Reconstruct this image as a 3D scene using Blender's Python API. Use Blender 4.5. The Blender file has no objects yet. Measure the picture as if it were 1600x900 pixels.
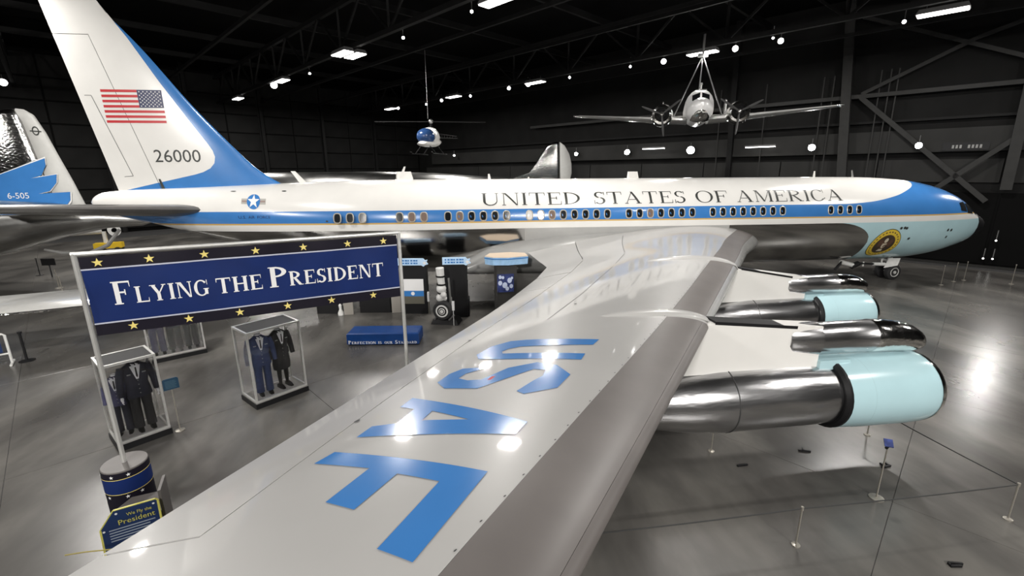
import bpy, bmesh, math, random
from mathutils import Vector, Matrix
random.seed(7)
scene = bpy.context.scene
COL = scene.collection

# ---------------------------------------------------------------- camera
cam_d = bpy.data.cameras.new('camera'); cam_d.sensor_width = 36.0; cam_d.lens = 710.0/1600*36
cam_d.clip_start = .05; cam_d.clip_end = 300
cam = bpy.data.objects.new('camera', cam_d); COL.objects.link(cam); scene.camera = cam
_yaw, _pitch, _roll = .13382723, .25092012, -.00433186
_f = Vector((math.sin(_yaw)*math.cos(_pitch), math.cos(_yaw)*math.cos(_pitch), -math.sin(_pitch)))
_r = _f.cross(Vector((0, 0, 1))).normalized(); _u = _r.cross(_f)
_r, _u = (_r*math.cos(_roll)+_u*math.sin(_roll)), (_u*math.cos(_roll)-_r*math.sin(_roll))
cam.matrix_world = Matrix(((_r.x, _u.x, -_f.x, 0), (_r.y, _u.y, -_f.y, -21.7178),
                           (_r.z, _u.z, -_f.z, 5.86497), (0, 0, 0, 1)))
# ---------------------------------------------------------------- world, exposure
world = bpy.data.worlds.new('hangar_air'); scene.world = world; world.use_nodes = True
world.node_tree.nodes['Background'].inputs[0].default_value = (.9, .95, 1, 1)
world.node_tree.nodes['Background'].inputs[1].default_value = .004
vs = scene.view_settings
vs.view_transform = 'Standard'; vs.look = 'None'; vs.gamma = 1; vs.use_curve_mapping = False
vs.exposure = 0.0
LAMP_W = 900.0
# hangar grid: U runs across the lamp rows, W along them (both metres from the world origin)
def hg(u, w, z=0.0): return Vector((.8*u-.6*w, .6*u+.8*w, z))
HANG_ROT = math.atan2(.6, .8)
LAMP_ROWS = [(1.6, (-27, -13.6)), (17.2, (-27,)), (-13.9, (-31, -2, 10, 22, 34)), (-29.4, (-24, -4, 16, 34))]
def lamp(u, w, z, power, sx=1.7, sy=.62, aim=None, parent=None):
    d = bpy.data.lights.new('lamp_light', 'AREA'); d.shape = 'RECTANGLE'; d.size = sx; d.size_y = sy
    d.energy = power; d.color = (1, .965, .92)
    o = bpy.data.objects.new('lamp_light', d); COL.objects.link(o); o.location = hg(u, w, z)
    if aim is None: o.rotation_euler = (0, 0, math.atan2(-.8, .6)+math.pi)
    else: o.rotation_euler = (Vector(aim)-o.location).to_track_quat('-Z', 'Y').to_euler()
    return o
for _uu, _ws in LAMP_ROWS:
    for _w in _ws: lamp(_uu, _w, 12.93, LAMP_W)
lp = lamp(0, 0, 0, 230, .4, .4)      # the flood on the far wall just outside the picture, right of the nose
lp.location = hg(26.9, -19.4, 7.3); lp.rotation_euler = (Vector((0, -20, 3))-lp.location).to_track_quat('-Z', 'Y').to_euler()
# added area lamps, unseen behind the camera, to brighten the airliner's near side
for _x in (-26, -8, 10, 28):
    lp = lamp(0, 0, 0, 2650, 1.6, 1.2)
    lp.location = (_x, -34, 13); lp.rotation_euler = (Vector((_x*.8, 0, 4))-lp.location).to_track_quat('-Z', 'Y').to_euler()

# ---------------------------------------------------------------- materials
MATS = {}
def mat(name, color, rough=.5, metal=0.0, noise=0.0, scale=4.0, bump=0.0, coat=0.0, emit=None, estr=0, trans=0.0, rough_noise=0.0, stretch=(1, 1, 1), spec=.5, detail=4):
    if name in MATS: return MATS[name]
    m = bpy.data.materials.new(name); m.use_nodes = True; nt = m.node_tree; n = nt.nodes; l = nt.links
    b = n['Principled BSDF']; c = tuple(color)+(1,)
    b.inputs['Base Color'].default_value = c; b.inputs['Roughness'].default_value = rough; b.inputs['Metallic'].default_value = metal
    b.inputs['Coat Weight'].default_value = coat; b.inputs['Coat Roughness'].default_value = .05
    b.inputs['Specular IOR Level'].default_value = spec
    if trans: b.inputs['Transmission Weight'].default_value = trans; b.inputs['IOR'].default_value = 1.45
    if emit: b.inputs['Emission Color'].default_value = tuple(emit)+(1,); b.inputs['Emission Strength'].default_value = estr
    if noise or bump or rough_noise:
        tc = n.new('ShaderNodeTexCoord'); mp = n.new('ShaderNodeMapping'); mp.inputs['Scale'].default_value = stretch
        nz = n.new('ShaderNodeTexNoise'); nz.inputs['Scale'].default_value = scale; nz.inputs['Detail'].default_value = detail
        l.new(tc.outputs['Object'], mp.inputs['Vector']); l.new(mp.outputs['Vector'], nz.inputs['Vector'])
        if noise:
            rp = n.new('ShaderNodeValToRGB')
            rp.color_ramp.elements[0].position = .3; rp.color_ramp.elements[1].position = .7
            rp.color_ramp.elements[0].color = tuple(x*(1-noise) for x in color)+(1,)
            rp.color_ramp.elements[1].color = tuple(min(1, x*(1+noise)) for x in color)+(1,)
            l.new(nz.outputs['Fac'], rp.inputs['Fac']); l.new(rp.outputs['Color'], b.inputs['Base Color'])
        if rough_noise:
            mr = n.new('ShaderNodeMapRange'); mr.inputs['To Min'].default_value = max(.02, rough-rough_noise); mr.inputs['To Max'].default_value = rough+rough_noise
            l.new(nz.outputs['Fac'], mr.inputs['Value']); l.new(mr.outputs['Result'], b.inputs['Roughness'])
        if bump:
            bp = n.new('ShaderNodeBump'); bp.inputs['Strength'].default_value = bump; bp.inputs['Distance'].default_value = .02
            l.new(nz.outputs['Fac'], bp.inputs['Height']); l.new(bp.outputs['Normal'], b.inputs['Normal'])
    MATS[name] = m; return m
def concrete():
    m = bpy.data.materials.new('polished_concrete'); m.use_nodes = True; nt = m.node_tree; n = nt.nodes; l = nt.links
    b = n['Principled BSDF']; geo = n.new('ShaderNodeNewGeometry'); oi = n.new('ShaderNodeObjectInfo')
    a = n.new('ShaderNodeTexNoise'); a.inputs['Scale'].default_value = .5; a.inputs['Detail'].default_value = 5; a.inputs['Roughness'].default_value = .55; a.inputs['Distortion'].default_value = .1
    s = n.new('ShaderNodeTexNoise'); s.inputs['Scale'].default_value = .9; s.inputs['Detail'].default_value = 3
    mpn = n.new('ShaderNodeMapping'); mpn.inputs['Rotation'].default_value = (0, 0, .6); mpn.inputs['Scale'].default_value = (1, .45, 1)
    l.new(geo.outputs['Position'], mpn.inputs['Vector']); l.new(mpn.outputs['Vector'], a.inputs['Vector']); l.new(geo.outputs['Position'], s.inputs['Vector'])
    r1 = n.new('ShaderNodeValToRGB'); e = r1.color_ramp.elements
    e[0].position = .34; e[0].color = (.058, .055, .051, 1); e[1].position = .66; e[1].color = (.165, .157, .143, 1)
    k = e.new(.5); k.color = (.102, .097, .090, 1)
    l.new(a.outputs['Fac'], r1.inputs['Fac'])
    mx = n.new('ShaderNodeMix'); mx.data_type = 'RGBA'; mx.blend_type = 'MULTIPLY'; mx.inputs['Factor'].default_value = .15
    r2 = n.new('ShaderNodeValToRGB'); r2.color_ramp.elements[0].position = .3; r2.color_ramp.elements[0].color = (.72, .71, .70, 1); r2.color_ramp.elements[1].position = .68
    l.new(s.outputs['Fac'], r2.inputs['Fac']); l.new(r1.outputs['Color'], mx.inputs[6]); l.new(r2.outputs['Color'], mx.inputs[7])
    m2 = n.new('ShaderNodeMix'); m2.data_type = 'RGBA'; m2.blend_type = 'MULTIPLY'; m2.inputs['Factor'].default_value = .3
    cr = n.new('ShaderNodeMapRange'); cr.inputs['To Min'].default_value = .75; cr.inputs['To Max'].default_value = 1.0
    l.new(oi.outputs['Random'], cr.inputs['Value']); l.new(mx.outputs[2], m2.inputs[6]); l.new(cr.outputs['Result'], m2.inputs[7])
    l.new(m2.outputs[2], b.inputs['Base Color'])
    b.inputs['Roughness'].default_value = .27
    b.inputs['Specular IOR Level'].default_value = .5
    return m
def polished(name, base, rough, bump, stretch, scale=1.0):
    return mat(name, base, rough, 1.0, noise=.10, scale=scale, bump=bump, stretch=stretch, rough_noise=.04, detail=3)
M_white = mat('white_enamel', (.80, .79, .76), .22, coat=.3, noise=.025, scale=1.2)
M_blue = mat('airframe_blue', (.050, .205, .53), .20, coat=.35, noise=.05, scale=1.5)
M_cyan = mat('pale_cyan_enamel', (.46, .67, .72), .22, coat=.3, noise=.03, scale=1.5)
M_gold = mat('gold_pinstripe', (.62, .40, .12), .3)
M_chrome = polished('polished_aluminium', (.50, .495, .48), .13, .08, (.15, 1, 1), 1.2)
M_engine = polished('bare_engine_metal', (.60, .60, .61), .24, .9, (.3, 1.3, 1.3), 2.6)
M_shiny = polished('bright_chrome', (.80, .79, .77), .12, 1.0, (1, 1, 1), 4.0)
M_wing = mat('wing_grey', (.425, .42, .41), .34, coat=.55, noise=.04, scale=.7)
M_fair = mat('fairing_grey', (.40, .40, .39), .25, coat=.3, noise=.06, scale=.9)
M_le = mat('rubbed_leading_edge', (.135, .122, .116), .42, noise=.10, scale=1.3)
M_lecap = mat('leading_edge_cap', (.40, .40, .39), .25, metal=.35, noise=.06, scale=1.5)
M_black = mat('matte_black', (.010, .010, .011), .5, spec=.25)
M_doorblk = mat('door_black', (.004, .004, .004), .7, spec=.05)
M_gapm = mat('dark_seam', (.05, .05, .05), .6)
M_tyre = mat('tyre_rubber', (.018, .018, .019), .7)
M_wheel = mat('wheel_grey', (.52, .52, .50), .35, noise=.1, scale=9)
M_gear = mat('gear_white', (.72, .72, .70), .35, noise=.08, scale=6)
M_steel = mat('brushed_steel', (.46, .46, .45), .32, metal=.9, noise=.08, scale=7)
M_dsteel = mat('dark_painted_steel', (.010, .010, .010), .55, noise=.15, scale=2, spec=.12)
M_glasspane = mat('dark_cabin_glass', (.012, .014, .016), .08)
M_blind = mat('pale_blind', (.72, .70, .66), .5)
M_brownblind = mat('brown_blind', (.16, .10, .07), .5)
M_ring = mat('window_ring', (.50, .47, .41), .3, metal=.2)
M_ltr = mat('lettering_black', (.035, .038, .035), .4)
M_red = mat('flag_red', (.52, .022, .03), .35)
M_navy = mat('flag_navy', (.012, .02, .085), .35)
M_pwhite = mat('print_white', (.82, .82, .82), .5)
M_banner = mat('banner_blue', (.006, .021, .115), .6, noise=.10, scale=2, spec=.2)
M_bannerdark = mat('banner_midnight', (.008, .0065, .014), .6, noise=.12, scale=2, spec=.2)
M_star = mat('star_gold', (.80, .66, .20), .5)
M_alu = mat('aluminium_frame', (.66, .66, .64), .33, metal=.6, noise=.05, scale=8)
M_floor = concrete()
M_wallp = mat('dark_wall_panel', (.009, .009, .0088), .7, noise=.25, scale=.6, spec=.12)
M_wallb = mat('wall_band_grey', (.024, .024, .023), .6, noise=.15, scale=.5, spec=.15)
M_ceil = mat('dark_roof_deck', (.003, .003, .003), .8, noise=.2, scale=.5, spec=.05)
M_rig = mat('rigging_steel', (.24, .24, .24), .4, metal=.5)
M_fix = mat('fixture_housing', (.12, .12, .12), .5)
M_emit = mat('lamp_diffuser', (.9, .9, .9), .5, emit=(1, .97, .93), estr=9)
M_spot = mat('spot_lens', (.9, .9, .9), .5, emit=(1, .98, .95), estr=14)
M_tiny = mat('tiny_lens', (.9, .9, .9), .5, emit=(1, .98, .95), estr=3)
M_flood = mat('flood_lens', (.9, .9, .9), .5, emit=(1, .98, .95), estr=70)
M_caseglass = mat('case_glass', (1, 1, 1), .02, trans=1.0)
M_cloth = mat('uniform_navy', (.008, .010, .024), .8, noise=.2, scale=12, bump=.2)
M_cloth2 = mat('uniform_blue', (.018, .034, .10), .8, noise=.2, scale=12, bump=.2)
M_cloth3 = mat('uniform_black', (.006, .006, .008), .8, noise=.2, scale=12)
M_lilac = mat('uniform_slate', (.045, .045, .10), .8, noise=.15, scale=12)
M_shirt = mat('shirt_white', (.75, .75, .78), .7)
M_shoe = mat('shoe_black', (.01, .01, .01), .25)
M_casefloor = mat('case_deck_grey', (.30, .29, .28), .6, noise=.1, scale=6)
M_panelnavy = mat('placard_navy', (.008, .028, .10), .4, noise=.06, scale=3)
M_panelgold = mat('placard_gold', (.62, .58, .12), .4)
M_text2 = mat('placard_text', (.30, .34, .40), .5)
M_bench = mat('bench_blue', (.005, .042, .18), .4, noise=.12, scale=3, spec=.25)
M_kblue = mat('kiosk_sky_blue', (.34, .56, .82), .5, noise=.15, scale=4)
M_khead = mat('header_pale_blue', (.50, .70, .92), .5, noise=.08, scale=4)
M_kblack = mat('kiosk_black', (.012, .012, .012), .5)
M_tan = mat('kiosk_tan', (.62, .50, .38), .6)
M_plinth = mat('plinth_taupe', (.13, .12, .115), .45, noise=.1, scale=3)
M_rope = mat('barrier_rope', (.03, .03, .03), .7)
M_yrope = mat('yellow_cord', (.32, .26, .05), .6)
M_stanch = mat('stanchion_clear', (.34, .32, .28), .35, metal=.5)
M_yellow = mat('tow_yellow', (.72, .48, .02), .4)
M_heliblue = mat('helicopter_blue', (.022, .06, .17), .2, coat=.4)
M_rudder = mat('rudder_fabric', (.52, .52, .50), .5, noise=.04, scale=3)
M_tarnish = polished('weathered_aluminium', (.55, .55, .54), .16, .9, (2.2, 2.2, 3.5), 2.6)
M_aged = polished('aged_aluminium', (.44, .44, .43), .30, .6, (.6, 1.5, 1.5), 2.0)
M_stab = mat('tailplane_grey', (.16, .155, .15), .34, metal=.4, noise=.18, scale=1.2)
M_brown = mat('seal_brown', (.10, .05, .03), .5)
M_sealy = mat('seal_gold', (.72, .52, .05), .4)
M_picture = mat('picture_blue', (.03, .045, .16), .4, noise=.6, scale=9)

# ---------------------------------------------------------------- builders
class MB:
    def __init__(s): s.v = []; s.f = []; s.m = []
    def add(s, vs_, fs, m=0):
        o = len(s.v); s.v += [tuple(p) for p in vs_]
        for f in fs: s.f.append([o+i for i in f]); s.m.append(m)
        return s
    def box(s, x0, x1, y0, y1, z0, z1, m=0):
        return s.add([(x0,y0,z0),(x1,y0,z0),(x1,y1,z0),(x0,y1,z0),(x0,y0,z1),(x1,y0,z1),(x1,y1,z1),(x0,y1,z1)],
                     [(0,3,2,1),(4,5,6,7),(0,1,5,4),(1,2,6,5),(2,3,7,6),(3,0,4,7)], m)
    def bar(s, a, b, w, h, m=0, up=(0,0,1)):
        a, b = Vector(a), Vector(b); d = (b-a).normalized(); r = d.cross(Vector(up))
        if r.length < 1e-4: r = d.cross(Vector((1,0,0)))
        r.normalize(); u = r.cross(d); r *= w/2; u *= h/2
        return s.add([a-r-u,a+r-u,a+r+u,a-r+u,b-r-u,b+r-u,b+r+u,b-r+u],
                     [(0,1,2,3),(7,6,5,4),(4,5,1,0),(5,6,2,1),(6,7,3,2),(7,4,0,3)], m)
    def loft(s, rings, m=0, cap=True, closed=True):
        o = len(s.v); n = len(rings[0])
        for r in rings: s.v += [tuple(p) for p in r]
        for i in range(len(rings)-1):
            mm = m[i] if isinstance(m, (list, tuple)) else m
            for j in range(n if closed else n-1):
                k = (j+1) % n
                s.f.append([o+i*n+j, o+i*n+k, o+(i+1)*n+k, o+(i+1)*n+j]); s.m.append(mm)
        if cap:
            m0 = m[0] if isinstance(m, (list, tuple)) else m; m1 = m[-1] if isinstance(m, (list, tuple)) else m
            s.f.append([o+j for j in range(n)][::-1]); s.m.append(m0)
            s.f.append([o+(len(rings)-1)*n+j for j in range(n)]); s.m.append(m1)
        return s
    def tube(s, pts, r, n=8, m=0, cap=True):
        pts = [Vector(p) for p in pts]; rings = []
        prev = None
        for i, p in enumerate(pts):
            d = (pts[min(i+1, len(pts)-1)]-pts[max(i-1, 0)]).normalized()
            if prev is None:
                a = d.cross(Vector((0,0,1)))
                if a.length < .05: a = d.cross(Vector((1,0,0)))
            else: a = prev-d*prev.dot(d)
            a.normalize(); prev = a; b = d.cross(a)
            rr = r[i] if isinstance(r, (list, tuple)) else r
            rings.append([p+(a*math.cos(2*math.pi*j/n)+b*math.sin(2*math.pi*j/n))*rr for j in range(n)])
        return s.loft(rings, m, cap)
    def lathe(s, prof, org, axis, n=24, m=0, cap=False):
        # prof: (distance along axis, radius)
        ax = Vector(axis).normalized(); a = ax.cross(Vector((0,0,1)))
        if a.length < .05: a = Vector((1,0,0))
        a.normalize(); b = ax.cross(a); org = Vector(org)
        return s.loft([[org+ax*t+(a*math.cos(2*math.pi*j/n)+b*math.sin(2*math.pi*j/n))*r for j in range(n)] for t, r in prof], m, cap)
    def prism(s, poly, fmap0, fmap1, m=0):
        n = len(poly); lo = [fmap0(*p) for p in poly]; hi = [fmap1(*p) for p in poly]
        s.add(lo+hi, [list(range(n))[::-1], [n+i for i in range(n)]]+[[i, (i+1) % n, n+(i+1) % n, n+i] for i in range(n)], m)
        return s
    def ball(s, c, r, n=10, m=0, sc=(1,1,1)):
        rings = []
        for i in range(n//2+1):
            t = math.pi*i/(n//2); rr = max(.001, math.sin(t))
            rings.append([(c[0]+r*sc[0]*rr*math.cos(2*math.pi*j/n), c[1]+r*sc[1]*rr*math.sin(2*math.pi*j/n), c[2]-r*sc[2]*math.cos(t)) for j in range(n)])
        return s.loft(rings, m, True)
    def build(s, name, mats, parent=None, off=(0,0,0), smooth=35, fix=True):
        if not isinstance(mats, (list, tuple)): mats = [mats]
        me = bpy.data.meshes.new(name)
        ox, oy, oz = off
        me.from_pydata([(x-ox, y-oy, z-oz) for x, y, z in s.v], [], s.f); me.update()
        for mt in mats: me.materials.append(mt)
        me.polygons.foreach_set('material_index', s.m)
        if fix:
            bm = bmesh.new(); bm.from_mesh(me); bmesh.ops.remove_doubles(bm, verts=bm.verts, dist=1e-5)
            bmesh.ops.recalc_face_normals(bm, faces=bm.faces); bm.to_mesh(me); bm.free()
        if smooth:
            me.polygons.foreach_set('use_smooth', [True]*len(me.polygons)); me.set_sharp_from_angle(angle=math.radians(smooth))
        o = bpy.data.objects.new(name, me); COL.objects.link(o)
        if parent is not None: o.parent = parent
        return o
def tag(o, label=None, cat=None, group=None, kind=None):
    if label: o['label'] = label
    if cat: o['category'] = cat
    if group: o['group'] = group
    if kind: o['kind'] = kind
    return o
def thing(name, label, cat, loc=(0,0,0), rz=0.0, group=None):
    o = bpy.data.objects.new(name, None); COL.objects.link(o); o.location = loc; o.rotation_euler = (0, 0, rz)
    o.empty_display_size = .2
    return tag(o, label, cat, group)
def struct(o): o['kind'] = 'structure'; return o
def dup(o, loc=None, rz=None, label=None, parent=None):
    c = o.copy(); COL.objects.link(c)
    if parent is not None: c.parent = parent
    if loc is not None: c.location = loc
    if rz is not None: c.rotation_euler = (0, 0, rz)
    if label: c['label'] = label
    for ch in o.children: dup(ch, parent=c)
    return c
def share(src, name, parent, loc, rot=(0,0,0), label=None):
    c = src.copy(); c.name = name; COL.objects.link(c); c.parent = parent; c.location = loc; c.rotation_euler = rot
    if label: c['label'] = label
    return c
# a flat figure (list of outlines; inner outlines are holes) cut on a grid and laid on a surface
def lay(mb, loops, fmap, m=0, step=(.25, .25), flip=False):
    bm = bmesh.new()
    edges = []
    for lp in loops:
        vsb = [bm.verts.new((p[0], p[1], 0)) for p in lp]
        for i in range(len(vsb)): edges.append(bm.edges.new((vsb[i], vsb[(i+1) % len(vsb)])))
    if len(loops) == 1: fc = bm.faces.new(vsb); fc.normal_update(); bmesh.ops.triangulate(bm, faces=[fc], quad_method='BEAUTY', ngon_method='EAR_CLIP')
    else: bmesh.ops.triangle_fill(bm, use_beauty=True, edges=edges)
    xs = [p[0] for lp in loops for p in lp]; ys = [p[1] for lp in loops for p in lp]
    for ax, (lo, hi), st in ((0, (min(xs), max(xs)), step[0]), (1, (min(ys), max(ys)), step[1])):
        n = int(math.ceil((hi-lo)/st))
        for i in range(1, n):
            v = lo+(hi-lo)*i/n; co = (v, 0, 0) if ax == 0 else (0, v, 0); no = (1, 0, 0) if ax == 0 else (0, 1, 0)
            bmesh.ops.bisect_plane(bm, geom=bm.verts[:]+bm.edges[:]+bm.faces[:], dist=1e-6, plane_co=co, plane_no=no)
    bmesh.ops.triangulate(bm, faces=[f for f in bm.faces if len(f.verts) > 4])
    bm.verts.index_update()
    mb.add([fmap(v.co.x, v.co.y) for v in bm.verts], [[v.index for v in f.verts] for f in bm.faces], m)
    bm.free()
# ---- lettering: roman capitals made of strokes, cap height 1
def _q(p0, p1, w):
    dx, dy = p1[0]-p0[0], p1[1]-p0[1]; L = math.hypot(dx, dy); nx, ny = -dy/L*w/2, dx/L*w/2
    return [(p0[0]+nx, p0[1]+ny), (p0[0]-nx, p0[1]-ny), (p1[0]-nx, p1[1]-ny), (p1[0]+nx, p1[1]+ny)]
def _arc(cx, cy, rx, ry, a0, a1, tk, tn, n=14):
    out = []; prev = None
    for i in range(n+1):
        a = math.radians(a0+(a1-a0)*i/n); w = tn+(tk-tn)*abs(math.cos(a))**1.3
        c, s_ = math.cos(a), math.sin(a)
        cur = ((cx+rx*c, cy+ry*s_), (cx+(rx-w)*c, cy+(ry-min(w, tn+.35*(w-tn)))*s_))
        if prev: out.append([prev[0], cur[0], cur[1], prev[1]])
        prev = cur
    return out
def glyph(ch, tk=.17, tn=.06, W=1.0):
    sh = .05; P = []
    def stem(x, y0=0, y1=1, w=tk, top=True, bot=True, sw=.075):
        P.append([(x-w/2, y0), (x+w/2, y0), (x+w/2, y1), (x-w/2, y1)])
        if bot: P.append([(x-w/2-sw, y0), (x+w/2+sw, y0), (x+w/2+sw, y0+sh), (x-w/2-sw, y0+sh)])
        if top: P.append([(x-w/2-sw, y1-sh), (x+w/2+sw, y1-sh), (x+w/2+sw, y1), (x-w/2-sw, y1)])
    def hbar(x0, x1, y): P.append([(x0, y-tn/2), (x1, y-tn/2), (x1, y+tn/2), (x0, y+tn/2)])
    def beak(x, y, d): P.append([(x-.055, y), (x, y), (x, y+d), (x-.02, y+d)])
    k = tk/2+.075
    if ch == 'I': stem(k); return P, 2*k
    if ch in 'EFL':
        w = .72*W; stem(k)
        if ch != 'L': hbar(k, w, 1-tn/2); beak(w, 1, -.26); hbar(k, w*.72, .52); P.append([(w*.72-.05, .40), (w*.72, .40), (w*.72, .64), (w*.72-.05, .64)])
        if ch != 'F': hbar(k, w+.04, tn/2); beak(w+.04, 0, .28)
        return P, w+.04
    if ch == 'T':
        w = .86*W; stem(w/2, top=False); hbar(0, w, 1-tn/2)
        P.append([(0, 1), (.05, 1), (.03, .74), (0, .74)]); P.append([(w-.05, 1), (w, 1), (w, .74), (w-.03, .74)]); return P, w
    if ch == 'H':
        w = .95*W; stem(k); stem(w-k); hbar(k, w-k, .52); return P, w
    if ch == 'N':
        w = .95*W; stem(.13, w=tn, sw=.09); stem(w-.13, w=tn, bot=False, sw=.09)
        P.append([(.10, 1), (.10+tk*1.1, 1), (w-.10, 0), (w-.10-tk*.7, 0)]); return P, w
    if ch == 'M':
        w = 1.12*W; stem(.13, w=tn, sw=.09); stem(w-k, sw=.07)
        P.append([(.10, 1), (.10+tk, 1), (w/2+.05, .02), (w/2-.06, .02)]); P.append(_q((w/2, .03), (w-k-.02, .97), tn)); return P, w
    if ch == 'U':
        w = .92*W; stem(k, y0=.32, bot=False); stem(w-.13, y0=.32, w=tn, bot=False, sw=.09)
        r = (w-.13+tn/2-(k-tk/2))/2; cx = k-tk/2+r
        prev = None
        for i in range(13):
            a = math.radians(180+180*i/12); t = i/12; wd = tk+(tn-tk)*t
            c, s_ = math.cos(a), math.sin(a); cur = ((cx+r*c, .33+.34*s_), (cx+(r-wd)*c, .33+(.34-tn-.02)*s_))
            if prev: P.append([prev[0], cur[0], cur[1], prev[1]])
            prev = cur
        return P, w
    if ch == 'D':
        w = .9*W; stem(k); P.extend(_arc(k+.02, .5, w-k-.02, .5, -90, 90, tk, tn)); return P, w
    if ch in 'PR':
        w = .74*W; stem(k); P.extend(_arc(k+.06, .74, w-k-.06, .26, -90, 90, tk, tn, 10)); hbar(k, k+.07, 1-tn/2); hbar(k, k+.07, .48+tn/2)
        if ch == 'R': P.append([(k+.12, .5), (k+.12+tk, .5), (w+.12, 0), (w+.10-tk, 0)]); P.append([(w-.1, 0), (w+.2, 0), (w+.2, sh), (w-.1, sh)]); return P, w+.18
        return P, w
    if ch == 'S':
        w = .64*W
        P.extend(_arc(w/2, .745, w/2-.03, .265, 35, 255, tk, tn+.02, 14)); P.extend(_arc(w/2, .265, w/2, .275, -145, 80, tk, tn+.02, 14))
        P.append([(.06, .68), (.06+tk, .62), (w-.04, .30), (w-.04-tk, .40)])
        P.append([(w-.09, .98), (w-.03, 1.0), (w-.03, .72), (w-.06, .72)]); P.append([(.0, .3), (.03, .3), (.07, .0), (.0, .0)]); return P, w
    if ch in 'OQ':
        w = 1.0*W; P.extend(_arc(w/2, .5, w/2, .515, 0, 360, tk, tn, 28)); return P, w
    if ch in 'CG':
        w = .9*W; P.extend(_arc(w/2, .5, w/2, .515, 42, 318, tk, tn, 22))
        P.append([(w-.10, 1.0), (w-.05, 1.0), (w-.05, .68), (w-.07, .68)])
        if ch == 'G': stem(w-k+.02, 0.08, .46, bot=False)
        else: P.append(_q((w*.86, .17), (w-.02, .27), .05))
        return P, w
    if ch == 'A':
        w = 1.0*W; P.append(_q((.11, 0), (w/2-.02, .98), tn)); P.append([(w/2-.12, 1), (w/2+.03, 1), (w-.07, 0), (w-.09-tk, 0)])
        hbar(.25*w, .78*w, .32); P.append([(0, 0), (.24, 0), (.24, sh), (0, sh)]); P.append([(w-.36, 0), (w, 0), (w, sh), (w-.36, sh)]); return P, w
    if ch == 'Y':
        w = .95*W; stem(w/2, 0, .46, top=False); P.append([(.07, 1), (.09+tk, 1), (w/2+tk/2, .44), (w/2-tk/2, .44)]); P.append(_q((w/2+.03, .45), (w-.12, .97), tn))
        P.append([(0, .95), (.36, .95), (.36, 1), (0, 1)]); P.append([(w-.26, .95), (w, .95), (w, 1), (w-.26, 1)]); return P, w
    return P, .45
def word_polys(word, u0, u1, v0, h, tk=.17, tn=.06, gap=.12, W=1.0):
    # outlines of a word fitted between u0 and u1 on baseline v0 with cap height h
    gl = [glyph(c, tk, tn, W) for c in word]; tot = sum(g[1] for g in gl)+gap*(len(word)-1)
    sx = (u1-u0)/tot; x = 0; out = []
    for P, w in gl:
        out.append([[(u0+(x+px)*sx, v0+py*h) for px, py in p] for p in P]); x += w+gap
    return out
def sans(text, size, mirror=False):
    # triangles of Blender's built-in sans lettering, lower-left at the origin: returns verts, faces, width
    cu = bpy.data.curves.new('lettering', 'FONT'); cu.body = text; cu.size = size; cu.resolution_u = 3
    ob = bpy.data.objects.new('lettering', cu); COL.objects.link(ob)
    dg = bpy.context.evaluated_depsgraph_get(); me = ob.evaluated_get(dg).to_mesh()
    vs_ = [(v.co.x, v.co.y) for v in me.vertices]; fs = [list(p.vertices) for p in me.polygons]
    ob.evaluated_get(dg).to_mesh_clear(); bpy.data.objects.remove(ob); bpy.data.curves.remove(cu)
    w = max(v[0] for v in vs_) if vs_ else 0
    return vs_, fs, w
def star_poly(cx, cy, r, rot=90, k=.4):
    return [(cx+(r if i % 2 == 0 else r*k)*math.cos(math.radians(rot+36*i)), cy+(r if i % 2 == 0 else r*k)*math.sin(math.radians(rot+36*i))) for i in range(10)]
def ell(cx, cy, rx, ry, n=32, rot=0):
    c, s_ = math.cos(rot), math.sin(rot)
    return [(cx+rx*math.cos(2*math.pi*i/n)*c-ry*math.sin(2*math.pi*i/n)*s_, cy+rx*math.cos(2*math.pi*i/n)*s_+ry*math.sin(2*math.pi*i/n)*c) for i in range(n)]

# ---------------------------------------------------------------- the hangar shell
def HP(u, w, z): return tuple(hg(u, w, z))
U0, U1, W0, W1, CEIL = -52.0, 27.6, -42.0, 44.0, 17.0
def hbox(mb, u0, u1, w0, w1, z0, z1, m=0):
    c = [HP(u, w, z) for z in (z0, z1) for u, w in ((u0, w0), (u1, w0), (u1, w1), (u0, w1))]
    mb.add(c, [(0,3,2,1),(4,5,6,7),(0,1,5,4),(1,2,6,5),(2,3,7,6),(3,0,4,7)], m)
def hstruct(name, m, *b):
    mb = MB(); hbox(mb, *b); return struct(mb.build(name, m, smooth=0))
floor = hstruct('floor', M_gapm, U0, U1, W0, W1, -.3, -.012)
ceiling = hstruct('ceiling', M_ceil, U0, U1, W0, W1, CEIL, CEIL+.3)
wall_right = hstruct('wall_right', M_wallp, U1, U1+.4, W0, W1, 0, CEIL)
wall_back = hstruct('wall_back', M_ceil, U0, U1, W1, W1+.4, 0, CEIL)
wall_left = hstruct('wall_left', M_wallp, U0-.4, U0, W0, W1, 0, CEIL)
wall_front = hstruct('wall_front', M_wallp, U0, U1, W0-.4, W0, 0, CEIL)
# floor slabs with sawn joints
SU, SW = 5.8, 6.2
first = None
nu, nw = int((U1-U0)/SU)+1, int((W1-W0)/SW)+1
for i in range(nu):
    for j in range(nw):
        ua = -14.75+SU*(i-7); wa = W0+SW*j
        if ua < U0-.1 or ua+SU > U1+.6 or wa+SW > W1+.3: continue
        if first is None:
            g = .004; b_ = .004; mb = MB()
            q = lambda e, z: [tuple(hg(x, y, z)) for x, y in ((e, e), (SU-e, e), (SU-e, SW-e), (e, SW-e))]
            mb.loft([q(g, -.012), q(g, -b_), q(g+b_, 0)], 0, True)
            first = mb.build('floor_slab', M_floor, floor, smooth=0); first.location = hg(ua, wa)
        else: share(first, 'floor_slab', floor, hg(ua, wa))
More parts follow.
